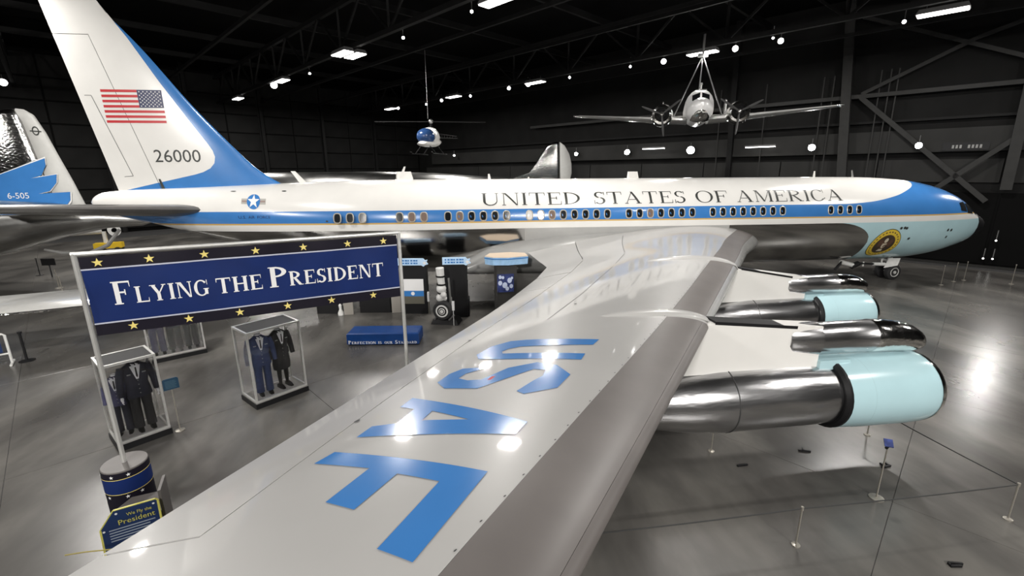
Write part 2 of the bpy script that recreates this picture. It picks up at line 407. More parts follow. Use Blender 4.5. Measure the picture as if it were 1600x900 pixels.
# back wall: ribbed panels between dark columns
first = None
for i in range(14):
    for j in range(8):
        w_, h_ = 3.6, 2.0
        if first is None:
            mb = MB(); a = [tuple(hg(x, 0, z)) for x, z in ((.03, .03), (w_-.03, .03), (w_-.03, h_-.03), (.03, h_-.03))]
            b2 = [tuple(hg(x, -.08, z)) for x, z in ((.09, .09), (w_-.09, .09), (w_-.09, h_-.09), (.09, h_-.09))]
            mb.loft([a, b2], 0, True); first = mb.build('wall_panel', M_wallp, wall_back, smooth=0); first.location = hg(-23+i*w_, W1-.005, j*h_+.3)
        else: share(first, 'wall_panel', wall_back, hg(-23+i*w_, W1-.005, j*h_+.3))
trim_n = [0]
def trim(mb, m):
    trim_n[0] += 1; return struct(mb.build('trim_%d' % trim_n[0], m, smooth=0))
for u in (-23, -15.8, -8.6, -1.4, 5.8, 13, 20.2):      # back wall columns
    mb = MB(); hbox(mb, u-.16, u+.16, W1-.5, W1-.1, 0, CEIL); hbox(mb, u-.3, u+.3, W1-.12, W1-.07, 0, CEIL); trim(mb, M_dsteel)
# right wall: door rail bands, big sliding doors, dark columns, cross bracing
def rbox(w0, w1, z0, z1, m, d=.12, nm=None):
    mb = MB(); hbox(mb, U1-d, U1-.002, w0, w1, z0, z1)
    if nm: return mb.build(nm, m, wall_right, smooth=0)
    return trim(mb, m)
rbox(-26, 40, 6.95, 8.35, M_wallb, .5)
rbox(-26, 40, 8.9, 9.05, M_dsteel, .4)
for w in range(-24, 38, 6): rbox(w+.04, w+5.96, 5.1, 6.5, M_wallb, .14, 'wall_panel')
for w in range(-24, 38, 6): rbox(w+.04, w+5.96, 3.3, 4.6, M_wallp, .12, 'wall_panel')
mb = MB(); hbox(mb, U1-.35, U1-.15, -26, -6.5, .12, 4.5); door = struct(mb.build('door_1', M_doorblk, smooth=0))
for w in (-25.9, -22.0, -18.1, -14.2, -10.3):
    mb = MB(); hbox(mb, U1-.40, U1-.352, w+.05, w+3.8, .2, 4.4); mb.build('door_leaf', M_doorblk, door, smooth=0)
mb = MB(); hbox(mb, U1-.75, U1-.4, W0+.2, 40, 0, .12); struct(mb.build('baseboard_right', M_wallb, smooth=0))
def wbeam(a, b, w=.32, m=M_dsteel, u=U1-.75):
    mb = MB(); mb.bar(HP(u, *a), HP(u, *b), w, w*.7, 0, up=tuple(hg(1, 0))); 
    trim(mb, m)
M_brace = mat('brace_steel', (.030, .030, .029), .5, noise=.12, scale=2, spec=.15)
wbeam((-10.7, 0), (-9.1, CEIL), .55, M_brace, U1-.9); wbeam((-18.3, 4.7), (-18.1, CEIL), .5, M_brace); wbeam((-2.5, 0), (-2.0, CEIL), .4, M_dsteel)
wbeam((-10.5, 10.6), (-17.6, 4.0), .28, M_brace); wbeam((-18.3, 7.75), (-14.6, 4.1), .28, M_brace)
wbeam((-9.9, 15.6), (-19, 11.4), .22, M_brace); wbeam((-10.5, 10.8), (-15.6, 13.3), .22, M_brace); wbeam((-15.6, 13.3), (-19, 14.4), .22, M_brace)
wbeam((20, 10.7), (-22, 10.65), .25, M_brace)
for w in (-12.4, -12.0, -11.5, -8.9, -8.3, -4.6, -1.2): wbeam((w, 5.4), (w+.12, 12.2), .07, M_brace, U1-.6)
# roof: trusses along the lamp rows and purlins across them
def truss(u, z0=13.35, z1=15.9):
    mb = MB(); mb.bar(HP(u, W0, z0), HP(u, W1, z0), .26, .26); mb.bar(HP(u, W0, z1), HP(u, W1, z1), .26, .26)
    w = W0+1
    while w < W1-6:
        mb.bar(HP(u, w, z0), HP(u, w+3, z1), .13, .13); mb.bar(HP(u, w+3, z1), HP(u, w+6, z0), .13, .13); mb.bar(HP(u, w, z0), HP(u, w, z1), .13, .13); w += 6
    trim(mb, M_dsteel)
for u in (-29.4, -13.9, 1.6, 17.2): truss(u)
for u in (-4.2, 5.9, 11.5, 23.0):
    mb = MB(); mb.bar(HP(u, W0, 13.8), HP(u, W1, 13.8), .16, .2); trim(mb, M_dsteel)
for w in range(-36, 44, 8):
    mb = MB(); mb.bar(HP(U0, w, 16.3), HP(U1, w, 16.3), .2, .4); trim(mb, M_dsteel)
#GEOM-BEGIN
NX = 29.26            # world X of the fuselage station datum (near the nose)
def interp(tab, x):
    # smooth monotone (Fritsch-Carlson) interpolation of (x, y) pairs
    n = len(tab)
    if x <= tab[0][0]: return tab[0][1]
    if x >= tab[-1][0]: return tab[-1][1]
    d = [(tab[i+1][1]-tab[i][1])/(tab[i+1][0]-tab[i][0]) for i in range(n-1)]
    def m(i):
        if i == 0: return d[0]
        if i == n-1: return d[-1]
        if d[i-1]*d[i] <= 0: return 0.0
        return 2*d[i-1]*d[i]/(d[i-1]+d[i])
    for i in range(n-1):
        if tab[i][0] <= x <= tab[i+1][0]:
            h = tab[i+1][0]-tab[i][0]; t = (x-tab[i][0])/h
            return ((2*t**3-3*t*t+1)*tab[i][1] + (t**3-2*t*t+t)*h*m(i)
                    + (3*t*t-2*t**3)*tab[i+1][1] + (t**3-t*t)*h*m(i+1))
ZT = [(0,2.93),(.12,3.14),(.42,3.36),(1.0,3.63),(1.5,3.88),(2.2,4.40),(3.0,4.77),(3.9,5.05),(5.7,5.36),(8,5.5),(11,5.53),(32,5.53),(36.6,5.40),(40,5.27),(43,5.16),(43.7,5.08),(44.05,4.93),(44.25,4.7)]
ZB = [(0,2.89),(.12,2.68),(.42,2.44),(1.05,2.1),(2.2,1.70),(3.6,1.37),(5.2,1.22),(7,1.2),(29,1.2),(31,1.27),(33,1.52),(36,2.15),(39,2.95),(42,3.75),(43.7,4.22),(44.05,4.36),(44.25,4.62)]
WD = [(0,0.01),(.12,.28),(.42,.56),(1.05,.88),(2.2,1.27),(3.6,1.57),(5.2,1.79),(7,1.87),(8.5,1.88),(29,1.88),(32,1.8),(36,1.45),(39,1.05),(42,.58),(43.7,.33),(44.05,.22),(44.25,.02)]
ZC = [(0,2.91),(1.4,3.1),(3.3,3.38),(6,3.6),(8,3.65),(30,3.65),(36,3.9),(40,4.25),(44.25,4.66)]
def fus(s, th, off=0.0, side=-1):
    # point of the skin: s metres aft of the datum, th degrees from the crown; side -1 is starboard
    zc = interp(ZC, s); zt = max(interp(ZT, s), zc+.005); zb = min(interp(ZB, s), zc-.005); w = interp(WD, s)
    a = math.radians(th); c, q = math.cos(a), math.sin(a)
    h = (zt-zc) if c >= 0 else (zc-zb)
    ny, nz = q/max(w, .02), c/max(h, .02)
    L = math.hypot(ny, nz) or 1
    return (NX-s, side*(w*q + off*ny/L), zc + h*c + off*nz/L)
def fus_angle(s, z):
    zc = interp(ZC, s); zt = max(interp(ZT, s), zc+.005); zb = min(interp(ZB, s), zc-.005)
    h = (zt-zc) if z >= zc else (zc-zb)
    return math.degrees(math.acos(max(-1, min(1, (z-zc)/h))))
# wing: y is the distance from the centreline, f the chord fraction from the leading edge
DIH = math.tan(math.radians(3.5))
def w_le(y): return 15.627-.766*y+(.16*(4-y) if y < 4 else 0)
def w_te(y):
    if y >= 12: return 7.148-.512*y
    if y >= 8.4: return 2.55+(y-8.4)*(1.004-2.55)/3.6
    if y >= 6: return 3.40+(y-6)*(2.55-3.40)/2.4
    return 3.30+(y-2.4)*(3.40-3.30)/3.6
def wing(y, f, up=True, off=0.0):
    xl, xt = w_le(y), w_te(y); c = xl-xt
    t = .145+(.095-.145)*min(1, max(0, (y-2)/14))
    f = min(1, max(0, f))
    sh = 5*(.2969*math.sqrt(f)-.126*f-.3516*f*f+.2843*f**3-.1036*f**4)
    z = 2.167+DIH*y+(.05*(5-y) if y < 5 else 0)
    z += c*t*sh*(1.15 if up else -.85) + (off if up else -off)
    return (xl-f*c, z)
#GEOM-END
# ---------------------------------------------------------------- the airliner
BASE = (6.8, 0.0, 0.0)
jet = thing('jet_airliner', 'large white, blue and polished-metal four-engine jetliner lettered UNITED STATES OF AMERICA', 'airplane', BASE)
def jp(mb, name, mats, parent=None, smooth=35): return mb.build(name, mats, parent or jet, BASE, smooth)
# fuselage skin: rows run along the paint lines, so every band has a crisp edge
def lines_at(s):
    crown = interp(ZT, s)
    zA = interp([(5.3, 5.5), (5.75, 5.2), (6.1, 5.03), (6.48, 4.90), (7.39, 4.62), (8.9, 4.36), (10.3, 4.28), (60, 4.28)], s)
    zB = interp([(0, 3.705), (10, 3.70), (27, 3.775), (60, 3.785)], s)
    if s < 5.45: aA = 0.0
    else: aA = fus_angle(s, min(zA, crown))
    aB = fus_angle(s, zB); aG = fus_angle(s, zB-.065); aW = fus_angle(s, zB-.335)
    if s >= 10.6: aC = aW
    elif s >= 8.5:
        k = (10.6-s)/2.1; aC = fus_angle(s, (zB-.335)-1.05*(1-math.sqrt(max(0, 1-k*k))))
    else: aC = 180.0
    aA = min(aA, aB); aC = max(aC, aW)
    return [0, aA, aB, aG, aW, aC, 180]
SEG = [12, 8, 1, 3, 7, 12]
st = [0, .015, .05, .1, .18, .28, .4, .55, .7, .9, 1.1, 1.3, 1.45, 1.4501]
s_ = 1.6
while s_ < 11: st.append(s_); s_ += .2 if s_ < 5.4 else .1
st += [8.4995, 8.501, 10.6]; st += [11+.75*i for i in range(1, 25)]
st += [29.4+.5*i for i in range(27)]; st += [42.9, 43.2, 43.5, 43.7, 43.85, 44.0, 44.1, 44.18, 44.25]
st = sorted(set(round(x, 4) for x in st))
mb = MB(); prev = None; NR = sum(SEG)
FM = [M_white, M_blue, M_gold, M_cyan, M_chrome, M_fair, M_black]
for s in st:
    L = lines_at(s); ths = []
    for k, n in enumerate(SEG): ths += [L[k]+(L[k+1]-L[k])*i/n for i in range(n)]
    ths.append(180.0)
    ring = [fus(s, t, 0, -1) for t in ths]+[fus(s, t, 0, 1) for t in ths[::-1][1:-1]]
    o = len(mb.v); mb.v += ring
    if prev is not None:
        sm = (s+ps)/2; n = len(ring)
        bm_ = []
        for k, c in enumerate(SEG): bm_ += [(0, 1, 2, 0, 3, 4)[k]]*c
        for j in range(n):
            j2 = (j+1) % n; b = bm_[j] if j < NR else bm_[2*NR-1-j]
            if sm < 1.45: b = 6
            elif b == 4 and 16.6 < sm < 26.2: b = 5
            elif b == 4 and sm > 40: b = 4
            mb.f.append([prev+j, prev+j2, o+j2, o+j]); mb.m.append(b)
    prev = o; ps = s
fuselage = jp(mb, 'fuselage', FM, smooth=40)
def dec(name, m, loops_list, fmap, step, parent=fuselage):
    mb = MB()
    for lp in loops_list: lay(mb, lp, fmap, 0, step)
    return mb.build(name, m, parent, BASE, 30, fix=False)
FS = lambda off: (lambda s, t: fus(s, t, off))
# cabin windows
wy = [0,1,2,5,6,7]+list(range(9,15))+list(range(16,24))+list(range(25,32))+list(range(33,41))+[45,46,47,48]
def rrect(cx, cy, rx, ry, k=.7, n=20):
    out = []
    for i in range(n):
        a = 2*math.pi*i/n; c, s2 = math.cos(a), math.sin(a)
        out.append((cx+rx*math.copysign(abs(c)**k, c), cy+ry*math.copysign(abs(s2)**k, s2)))
    return out
def win_mesh(pane):
    mb = MB(); th = 79.2; R = 1.88
    ring_o = rrect(0, 0, .165, .225); ring_m = rrect(0, 0, .135, .195); ring_i = rrect(0, 0, .12, .178)
    f = lambda x, y, o: (x, -(R+o)*math.sin(math.radians(th)-y/R), (R+o)*math.cos(math.radians(th)-y/R))
    mb.loft([[f(x, y, .004) for x, y in ring_o], [f(x, y, .022) for x, y in ring_m], [f(x, y, .006) for x, y in ring_i]], 0, False)
    mb.add([f(x, y, .006) for x, y in ring_i], [list(range(len(ring_i)))], 1)
    return mb.build('cabin_window', [M_ring, pane], fuselage, smooth=30)
protos = {}
for i in wy:
    p = 'blind' if i == 16 else ('brown' if i in (6, 7, 10, 18, 27) else 'glass')
    loc = (NX-(33.92-.508*i)-BASE[0], 0, 3.65)
    if p not in protos:
        protos[p] = win_mesh({'blind': M_blind, 'brown': M_brownblind, 'glass': M_glasspane}[p]); protos[p].location = loc
        if p == 'blind': protos[p]['label'] = 'cabin window with its white blind down'
    else: share(protos[p], 'cabin_window', fuselage, loc)
# big lettering along the crown side
def txt_map(s0, th0, off=.006):
    return lambda u, v: fus(s0-u, th0-math.degrees(v/1.88), off)
S0 = 27.86
for wd, a, b in (('UNITED', 27.86, 23.46), ('STATES', 22.80, 18.45), ('OF', 17.93, 16.30), ('AMERICA', 15.88, 10.36)):
    mb = MB()
    for L in word_polys(wd, S0-a, S0-b, 0, .62, .15, .045, .16, 1.12):
        for P in L: lay(mb, [P], txt_map(S0, 65.4), 0, (9, .08))
    o = mb.build('lettering', M_ltr, fuselage, BASE, 0, fix=False)
for wd, a, b in (('U.S.', 38.05, 37.72), ('AIR', 37.62, 37.36), ('FORCE', 37.26, 36.72)):
    vs_, fs, w_ = sans(wd, .30); mb = MB(); mb.add([fus(a-x*(a-b)/w_, fus_angle(a-x*(a-b)/w_, 4.0+y*.55), .006) for x, y in vs_], fs); mb.build('small_lettering', M_navy, fuselage, BASE, 0, fix=False)
# national star roundel on the aft fuselage
rm = lambda off: (lambda u, v: fus(37.39-u, 59.5-math.degrees(v/1.05), off))
mb = MB()
lay(mb, [[(-.50, -.10), (.50, -.10), (.50, .10), (-.50, .10)]], rm(.005), 2, (.1, .07))
lay(mb, [[(-.48, -.03), (.48, -.03), (.48, .03), (-.48, .03)]], rm(.008), 3, (.1, .07))
lay(mb, [ell(0, 0, .27, .27, 28)], rm(.011), 0, (.1, .07)); lay(mb, [star_poly(0, 0, .255)], rm(.015), 1, (.1, .07))
mb.build('star_roundel', [M_blue, M_pwhite, mat('roundel_grey', (.42, .41, .38), .4), mat('roundel_faded', (.30, .22, .20), .4)], fuselage, BASE, 0, fix=False)
# presidential seal on the lower nose: oval because the skin curves under
sc_s, sc_t = 7.42, 127.5
sm_ = lambda off: (lambda u, v: fus(sc_s-u, sc_t-math.degrees(v/2.1), off))
mb = MB()
for r0, off, mi in ((.83, .004, 0), (.80, .006, 1), (.55, .008, 3), (.52, .010, 2)): lay(mb, [ell(0, 0, r0, r0, 36)], sm_(off), mi, (.15, .12))
for k in range(26):
    a = math.radians(k*360/26); lay(mb, [ell(.68*math.cos(a), .68*math.sin(a), .035, .05, 6, a)], sm_(.010), 3, (1, 1))
lay(mb, [[(-.42, .26), (-.25, .34), (-.10, .16), (.10, .16), (.25, .34), (.42, .26), (.34, -.12), (.14, -.02), (.12, -.30), (-.12, -.30), (-.14, -.02), (-.34, -.12)]], sm_(.013), 3, (.15, .12))
lay(mb, [ell(-.02, .26, .10, .13, 12)], sm_(.016), 4, (1, 1)); lay(mb, [[(-.13, .10), (.13, .10), (.10, -.12), (0, -.2), (-.10, -.12)]], sm_(.016), 4, (1, 1)); lay(mb, [[(-.10, -.24), (.10, -.24), (.16, -.40), (-.16, -.40)]], sm_(.016), 4, (1, 1))
mb.build('presidential_seal', [M_ltr, M_sealy, mat('seal_field', (.05, .035, .02), .4), M_brown, mat('seal_cream', (.62, .56, .42), .4)], fuselage, BASE, 0, fix=False)
# flight deck glazing
for a, b, t0, t1, u0, u1 in ((1.62, 2.12, 34, 34, 62, 62), (2.17, 2.66, 42, 50, 70, 73), (2.72, 3.22, 47, 56, 71, 72), (1.58, 2.08, 4, 4, 31, 33)):
    mb = MB(); lay(mb, [[(a, t0), (b, t1-8 if a > 2.85 else t1), (b, u1), (a, u0)]], FS(.012), 0, (.12, 6)); mb.build('flight_deck_window', M_glasspane, fuselage, BASE, 0, fix=False)
    mb = MB(); lay(mb, [[(a, -t0), (b, -(t1-8 if a > 2.85 else t1)), (b, -u1), (a, -u0)]], FS(.012), 0, (.12, 6)); mb.build('flight_deck_window', M_glasspane, fuselage, BASE, 0, fix=False)
# small probes and ports on the nose
mb = MB()
for s, t in ((3.9, 106), (3.65, 106), (3.75, 117)): lay(mb, [ell(s, t, .06, 2.2, 8)], FS(.012), 0, (1, 9))
for s, t in ((6.95, 104), (6.62, 104), (6.75, 103.6), (6.2, 118)): lay(mb, [ell(s, t, .07, 1.8, 8)], FS(.012), 0, (1, 9))
mb.build('nose_port', M_ltr, fuselage, BASE, 0, fix=False)
mb = MB()
for s, t, a in ((38.3, 36, .12), (36.2, 38, .10), (34.4, 88, .05)): lay(mb, [ell(s, t, a, 1.3, 8)], FS(.012), 0, (1, 9))
mb.build('skin_port', M_ltr, fuselage, BASE, 0, fix=False)
def blade(x, dx, ln, z0, z1, th=.06, m=M_white, tip=.6):
    mb = MB(); mb.loft([[(x, -th, z0), (x+ln, 0, z0), (x, th, z0), (x-ln*.1, 0, z0)], [(x+dx, -th*.5, z1), (x+dx+ln*tip, 0, z1), (x+dx, th*.5, z1), (x+dx-ln*.05, 0, z1)]], 0, True)
    jp(mb, 'blade_antenna', m, fuselage)
blade(-6.5, -.35, .3, 5.38, 5.92); blade(-2.3, .0, .72, 5.48, 5.88, .11, tip=.85); blade(-2.1, .12, .12, 5.85, 6.1, .03)
blade(8.62, .0, .55, 5.5, 5.84, .12, tip=.85); blade(18.55, 0, .12, 5.45, 5.82, .04); blade(1.82, 0, .14, 5.5, 5.76, .04); blade(3.7, 0, .1, 5.5, 5.62, .04); blade(20.8, -.12, .12, 5.4, 5.86, .03, M_steel)
# wing-to-body fairing on both sides
def fairing(sd):
    rings = []
    for x, zt, zb, yo in ((13.9, 2.55, 1.9, 1.86), (13.3, 2.95, 1.25, 2.0), (12, 3.13, 1.05, 2.2), (9, 3.2, 1.0, 2.25), (6.5, 3.15, 1.0, 2.3), (4.6, 3.02, 1.05, 2.38), (3.5, 2.92, 1.1, 2.42), (2.6, 2.78, 1.12, 2.36), (1.6, 2.52, 1.15, 2.2), (.8, 2.12, 1.2, 2.0), (.2, 1.78, 1.25, 1.86), (-.3, 1.5, 1.3, 1.7)):
        r = []
        for i in range(13):
            t = i/12; z = zt+(zb-zt)*t; bul = math.sin(math.pi*min(1, t*1.0))**.6
            hz = (z-3.65); inner = 1.88*math.sqrt(max(.02, 1-(hz/2.45)**2)) if hz < 0 else 1.88
            r.append((x, sd*max(inner+.004, inner+(yo-inner)*bul), z))
        rings.append([(x, sd*1.2, zt-.1)]+r+[(x, sd*.9, zb+.1)])
    mb = MB(); mb.loft(rings, 0, True); return jp(mb, 'wing_root_fairing', M_fair, smooth=60)
fairing(-1); fairing(1)
# wings
def wsec(y, f0, f1, sd, n=12):
    fr = [f0+(f1-f0)*(i/n)**(1.7 if f0 == 0 else 1) for i in range(n+1)]
    up = [(wing(y, f)[0], sd*y, wing(y, f)[1]) for f in fr]; lo = [(wing(y, f, False)[0], sd*y, wing(y, f, False)[1]) for f in fr]
    if f0 == 0: lo = lo[1:]
    return up[::-1]+lo
def wpart(name, m, ys, fa, fb, sd, parent=None, n=12):
    mb = MB(); mb.loft([wsec(y, fa(y) if callable(fa) else fa, fb(y) if callable(fb) else fb, sd, n) for y in ys], 0, True)
    return jp(mb, name, m, parent, 28)
LEF = lambda y: interp([(2, .10), (8, .145), (14.4, .174), (17.8, .214), (19.5, .239), (22.2, .27)], y)
HIN = lambda y: interp([(2, .80), (8.4, .84), (14.1, .888), (16.5, .872), (17.7, .852), (19, .82), (22.2, .76)], y)
def rng(a, b, n): return [a+(b-a)*i/n for i in range(n+1)]
def build_wing(sd):
    main = wpart('wing', M_wing, rng(1.5, 22.1, 30), lambda y: LEF(y)+.0008, lambda y: HIN(y)-.002, sd, n=16)
    for a, b in ((1.7, 8.12), (8.4, 14.0), (14.3, 22.1)):
        wpart('leading_edge_panel', M_le, rng(a, b, 10), lambda y: .028, LEF, sd, main)
        wpart('leading_edge_cap', M_le if a > 14 else M_lecap, rng(a, b, 10), 0, .027, sd, main)
    wpart('nacelle_strip', M_wing, [8.12, 8.4], 0, LEF, sd, main); wpart('nacelle_strip', M_wing, [14.0, 14.3], 0, LEF, sd, main)
    for a, b, nm in ((2.45, 8.35, 'flap'), (8.42, 10.4, 'aileron'), (10.42, 18.78, 'flap')):
        wpart(nm, M_wing, rng(a, b, 8), lambda y: HIN(y)+.001, 1.0, sd, main, n=5)
    wpart('wing_trailing_panel', M_wing, rng(18.8, 22.1, 5), lambda y: HIN(y)-.002, 1.0, sd, main, n=5)
    mb = MB(); tip = []
    for k, (dy, sc) in enumerate(((0, 1), (.25, .8), (.4, .35))):
        r = wsec(22.1, 0, 1, sd, 14); cx = sum(p[0] for p in r)/len(r); cz = sum(p[2] for p in r)/len(r)
        tip.append([(cx+(p[0]-cx)*sc-.1*k, sd*(22.1+dy), cz+(p[2]-cz)*sc) for p in r])
    mb.loft(tip, 0, True); jp(mb, 'wing_tip_cap', M_wing, main)
    return main
wing_s = build_wing(-1); wing_p = build_wing(1)
wing_s['label'] = 'starboard wing marked USAF in blue'
WM = lambda off: (lambda y, f: (wing(y, f)[0], -y, wing(y, f)[1]+off))
LET = {
 'U': [[(15.40, .358), (15.62, .362), (15.34, .63), (15.37, .668), (15.46, .680), (15.56, .668), (15.96, .360), (16.18, .354), (15.80, .65), (15.66, .735), (15.44, .765), (15.12, .752), (14.98, .70), (15.02, .64)]],
 'S': [[(15.86, .672), (16.03, .690), (15.98, .745), (16.12, .768), (16.38, .768), (16.62, .715), (16.78, .60), (16.52, .530), (16.36, .485), (16.44, .44), (16.62, .430), (16.76, .445), (17.00, .462), (17.10, .430), (17.02, .345), (16.66, .343), (16.30, .42), (16.12, .50), (16.20, .58), (16.50, .625), (16.46, .67), (16.34, .712), (16.20, .708), (16.10, .66)]],
 'A': [[(16.78, .780), (17.00, .778), (17.12, .722), (17.42, .718), (17.40, .782), (17.60, .782), (17.98, .338), (17.76, .338)], [(17.24, .656), (17.44, .650), (17.57, .512)]],
 'F': [[(17.84, .785), (18.52, .322), (19.38, .306), (19.23, .400), (18.58, .414), (18.39, .538), (18.79, .541), (18.64, .630), (18.24, .627), (18.00, .797)]],
}
# the outlines above run along the chord; each letter is laid on the upper skin
for ch in 'USAF':
    mb = MB(); lay(mb, LET[ch], WM(.006), 0, (.12, .03)); mb.build('wing_letter', M_blue, wing_s, BASE, 40, fix=False)
mb = MB()
for y, f in ((16.5, .595),): lay(mb, [[(y-.05, f-.006), (y+.05, f-.006), (y+.05, f+.006), (y-.05, f+.006)]], WM(.008), 0, (1, 1))
mb.build('stencil', M_red, wing_s, BASE, 0, fix=False)
mb = MB()
for k in range(46):
    y = 9+k*.24; f = LEF(y)+.004+random.random()*.006
    lay(mb, [ell(y, f, .012, .0022, 6)], WM(.006), 0, (1, 1))
for y, f in ((14.55, .885), (12.9, .62), (17.2, .855)): lay(mb, [ell(y, f, .03, .006, 8)], WM(.01), 0, (1, 1))
tag(mb.build('fastener_heads', M_gapm, wing_s, BASE, 0, fix=False), kind='stuff')
mb = MB()
for (y0, f0, y1, f1) in ((2.6, .60, 8.0, .63), (8.6, .632, 13.9, .66)):
    lay(mb, [[(y0, f0), (y1, f1), (y1, f1+.003), (y0, f0+.003)]], WM(.005), 0, (.3, 1))
mb.build('panel_line', mat('panel_seam', (.16, .16, .155), .5), wing_s, BASE, 0, fix=False)
def ridge(y, f0, f1, sd, h, w, main):
    rings = []
    for i in range(15):
        t = i/14; f = f0+(f1-f0)*t; x, z = wing(y, f); k = math.sin(math.pi*min(1, (t*.85+.15)))**.6 if t < 1 else .02
        r = []
        for j in range(7):
            a = math.pi*j/6; r.append((x, sd*(y+w/2*k*math.cos(a)), z-.02+h*k*math.sin(a)))
        rings.append(r)
    mb = MB(); mb.loft(rings, 0, True); jp(mb, 'pylon_ridge', M_wing, main, 60)
for sd, main in ((-1, wing_s), (1, wing_p)):
    ridge(14.1, -.01, .46, sd, .10, .30, main); ridge(8.26, -.01, .50, sd, .12, .34, main)
# tailplane
def tail_pt(y, f, up):
    xl = -9.55-.80*y+.0; c = 5.3-(5.3-2.1)*y/6.97; x = xl-f*c; t = .10
    sh = 5*(.2969*math.sqrt(f)-.126*f-.3516*f*f+.2843*f**3-.1036*f**4)
    return (x, y, 4.28+.098*y+(1 if up else -1)*c*t*sh)
for sd in (-1, 1):
    rings = []
    for y in rng(.1, 6.97, 8):
        fr = [(i/10)**1.7 for i in range(11)]
        up = [tail_pt(y, f, True) for f in fr]; lo = [tail_pt(y, f, False) for f in fr[1:]]
        rings.append([(p[0], sd*p[1], p[2]) for p in up[::-1]+lo])
    mb = MB(); mb.loft(rings, 0, True); tp = jp(mb, 'tailplane', M_stab, None, 40)
# fin and rudder
FLE = [(4.7, -6.2), (5.1, -6.75), (5.39, -7.3), (5.7, -7.8), (6.07, -8.27), (6.79, -8.94), (8.57, -10.42), (10.81, -12.05), (12.34, -13.38), (12.8, -13.8)]
def f_le(z): return interp(FLE, z)
def f_te(z): return -13.84-(z-5.0)*.191
def fin_y(x, z, off=0):
    xl = f_le(z); c = max(.5, xl-f_te(z)); f = min(1, max(0.0, (xl-x)/c))
    return c*.075*2.5*(.2969*math.sqrt(f)-.126*f-.3516*f*f+.2843*f**3-.1036*f**4)*1.2+off
WE = [(-13.62, 12.7), (-13.22, 12.34), (-12.36, 11.03), (-11.48, 9.45), (-10.54, 7.89), (-10.02, 7.07), (-9.86, 6.78), (-9.80, 6.52), (-9.86, 6.26), (-10.05, 6.05), (-10.35, 5.90), (-10.68, 5.80), (-11.4, 5.64)]
hx = lambda z: -13.72+(11.13-z)*.263
WEb = (-12.20, 5.465); TEB = (-13.84, 5.10)
def zs_(n, a, b): return [a+(b-a)*i/n for i in range(n+1)]
le_pts = [(f_le(z), z) for z in zs_(24, 4.75, 12.7)]
blue = [WE[::-1]+[(f_le(12.7)-.02, 12.705)][:0]+[p for p in le_pts[::-1]]+[(-12.0, 4.75), (hx(4.9), 4.9), (-12.195, 5.46)]]
blue[0] = WE[0:1]+le_pts[::-1]+[(-12.0, 4.75), WEb]+WE[::-1][:-1]
white = [WE+[WEb, (hx(11.13), 11.13), (f_te(11.13), 11.13), (f_te(12.7), 12.7)]]
rud = [[(hx(11.1)-.02, 11.11), (WEb[0]-.02, WEb[1]), TEB, (f_te(11.11), 11.11)]]
rudb = [[(WEb[0]-.02, WEb[1]), (-12.02, 4.75), (-13.79, 4.75), TEB]]
def fin_part(name, m, loops, parent):
    mb = MB(); 
    for sd in (-1, 1): lay(mb, loops, lambda x, z, sd=sd: (x, sd*fin_y(x, z), z), 0, (.2, .25))
    return jp(mb, name, m, parent, 40)
fin = fin_part('fin', M_white, white, jet)
WZ = sorted([(z, x) for x, z in WE]+[(5.465, -12.2), (4.75, -12.02)])
def w_edge(z):
    for (z0, x0), (z1, x1) in zip(WZ, WZ[1:]):
        if z0 <= z <= z1: return x0+(x1-x0)*(z-z0)/(z1-z0)
    return WZ[-1][1]
mb = MB(); zz = sorted(set([4.75+.05*i for i in range(36)]+[6.5+.2*i for i in range(31)]+[12.7]+[z for z, x in WZ]))
for sd in (-1, 1):
    mb.loft([[(x, sd*fin_y(x, z), z) for x in [f_le(z)+(w_edge(z)-f_le(z))*(i/14)**1.8 for i in range(15)]] for z in zz], 0, False, False)
jp(mb, 'fin_leading_band', M_blue, fin, 60)
mb = MB(); mb.prism([(-11.9, 5.2), (-13.45, 11.1), (-13.95, 11.1), (-12.5, 5.2)], lambda x, z: (x, -.02, z), lambda x, z: (x, .02, z)); jp(mb, 'gap_backing', M_gapm, fin)  # dark sheet added inside the fin so the rudder gap looks shaded
mb = MB(); mb.bar((f_le(12.7), 0, 12.7), (f_te(12.7), 0, 12.7), .12, .08); jp(mb, 'fin_tip_cap', M_white, fin)
rudder = fin_part('rudder', M_white, rud, jet); rudder['label'] = 'white rudder along the fin trailing edge'
fin_part('rudder_foot', M_blue, rudb, rudder)
mb = MB(); lay(mb, [[(-12.18, 5.62), (-12.10, 5.62), (-11.98, 5.2), (-12.12, 5.2)]], lambda x, z: (x, -fin_y(x, z, .012), z)); mb.build('hinge_cover', M_ltr, fin, BASE, 0, fix=False)
fm = lambda off: (lambda x, z: (x, -fin_y(x, z, off), z))
mb = MB()      # trim tab seam on the rudder
for a, b in (((-14.35, 8.9), (-14.1, 8.9)), ((-14.1, 8.9), (-13.15, 5.75)), ((-13.15, 5.75), (-13.5, 5.72))):
    lay(mb, [_q(a, b, .02)], fm(.008), 0, (.3, .3))
mb.build('tab_seam', M_gapm, rudder, BASE, 0, fix=False)
